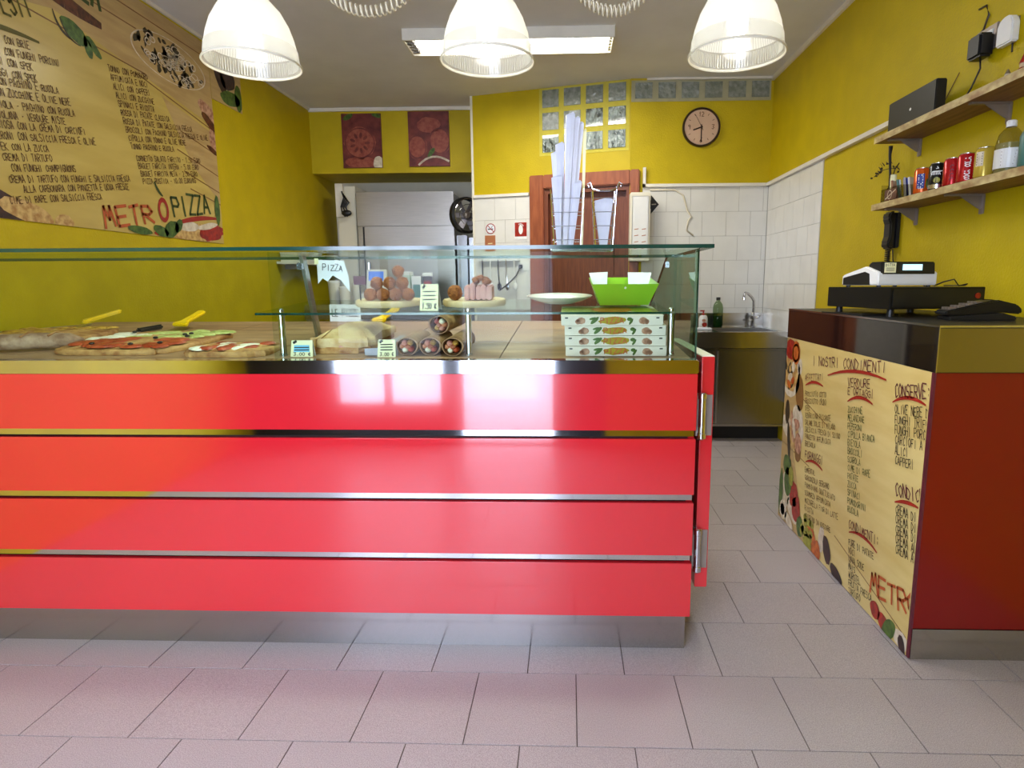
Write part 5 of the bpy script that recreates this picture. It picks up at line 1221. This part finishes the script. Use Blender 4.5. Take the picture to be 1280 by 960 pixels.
# paper signs behind and inside the glass
t = thing('paper_sign', 'torn white paper sign lettered pizza, taped beside the divider post', 'sign', (-.905, 2.20, 1.195))
g = MB(); g.add([(0, 0, .0), (.018, .0, .02), (.035, .0, .008), (.055, .0, .03), (.085, .0, .012), (.115, .0, -.03), (.112, 0, .03), (.098, 0, .082), (.0, 0, .085)], [(0, 8, 7, 6, 5, 4, 3, 2, 1)])
g.build('sheet', 'paper', t); p = Print(lambda u, v, o: (u, -.001-o, v), off=.0012); p.text(.020, .048, 'PIZZA', .022, .075, -.05, .11, .1); p.build('lettering', 'ink', t)
MB().box(-.008, .006, -.002, .001, .07, .09).build('tape', 'tagm', t)
t = thing('paper_sign', 'white lettered paper sign standing at the back edge of serving slabs', 'sign', (-1.155, 2.925, .936))
MB().box(-.0, .150, 0, .0012, .0, .162).build('sheet', 'paper', t); p = Print(lambda u, v, o: (u, -o, v), off=.0008); p.text(.012, .105, 'LE PIZZE', .036, .13, 0, .11, .1); p.build('lettering', 'ink', t)

# ================================================================== BAG RACK ON THE GLASS TOP
GT = 1.3025
t = thing('bag_rack', 'chrome wire rack holding paper bags on the glass top', 'rack', (.06, 2.15, GT))
for x0, x1, h in ((-.122, -.010, .20), (.018, .098, .205)):
    for y in (-.05, .05):
        for x in (x0, x1): MB().tube([(x+(.012 if x == x0 else -.012)*1, y, .0035), (x, y, h)], .002, 6).build('upright_wire', 'wire', t)
    for k in range(4): z = .035+.045*k; MB().tube([(x0+.008-.002*k, -.051, z), (x1-.008+.002*k, -.051, z), (x1-.008+.002*k, .051, z), (x0+.008-.002*k, .051, z), (x0+.008-.002*k, -.051, z)], .0014, 5).build('cross_wire', 'wire', t)
MB().tube([(-.12, -.05, .003), (.09, -.05, .003), (.09, .05, .003), (-.12, .05, .003), (-.12, -.05, .003)], .003, 6).build('base_wire', 'wire', t)
P = [(.006, -.051, .205), (.0, -.051, .214), (.010, -.051, .22), (.018, -.051, .20)]
MB().tube(P+[(.04, -.055, .193), (.076, -.055, .193), (.098, -.051, .20), (.106, -.051, .22), (.116, -.051, .214), (.11, -.051, .205)], .0028, 6).build('hooked_bar', 'wire', t)
def bag(x, y, w_, h_, lean, tw, label, m_='bagpaper'):
    t = thing('paper_bag', label, 'bag', (x, y, GT+.006), tw, 'long white paper bags in the wire rack')
    b = w_*.18
    g = MB().add([(-b, -.001, 0), (b, -.001, 0), (w_/2+lean*h_, 0, h_), (w_/4+lean*h_, -.004, h_+.006), (-w_/2+lean*h_, 0, h_-.004), (-b, .0035, 0), (b, .0035, 0), (w_/2+lean*h_, .004, h_), (w_/4+lean*h_, .003, h_+.006), (-w_/2+lean*h_, .004, h_-.004)],
                 [(0, 1, 2, 3, 4), (9, 8, 7, 6, 5), (0, 5, 6, 1), (1, 6, 7, 2), (0, 4, 9, 5)])
    g.build('sheet', m_, t)
    MB().add([(-b*.2, -.0022, 0), (.0, -.0022, 0), (.1*w_+lean*h_, -.005, h_*.98), (-.06*w_+lean*h_, -.005, h_*.98)], [(0, 1, 2, 3)]).build('fold', m_, t)
lab = ['tallest paper bag at the front of the tall bunch', 'tall paper bag right of the tallest one', 'paper bag with rounded top right in the tall bunch', 'mid height paper bag left in the tall bunch', 'lower paper bag at the left edge of bunch', 'shortest paper bag at the left front of bunch', 'paper bag at the back of the tall bunch', 'mid height paper bag right at the back of bunch', 'short paper bag at the right edge of bunch']
for k, (x, y, w_, h_, ln, tw) in enumerate(((-.010, 2.114, .030, .435, .045, .2), (.002, 2.127, .028, .425, 0.06, .2), (.010, 2.140, .032, .412, .07, .2), (-.020, 2.133, .030, .345, -.02, .2), (-.026, 2.146, .030, .32, -.05, .1), (-.030, 2.105, .036, .235, -.03, .1), (-.004, 2.155, .036, .40, .03, .3), (.004, 2.168, .036, .38, .06, .2), (.012, 2.121, .026, .22, .10, .1))):
    bag(x-.004, y, w_, h_, ln, tw, lab[k])
for k in range(3): bag(.118, 2.14+.010*k, .062, .165-.008*k, 0, .05*k, ('front bag of the short bunch right in the wire rack', 'middle bag of the short bunch right in the wire rack', 'rear bag of the short bunch right in the wire rack')[k])
bag(.045, 2.165, .012, .395, .02, .1, 'thin cream paper strip sticking up beside the tall bunch', 'tagm')
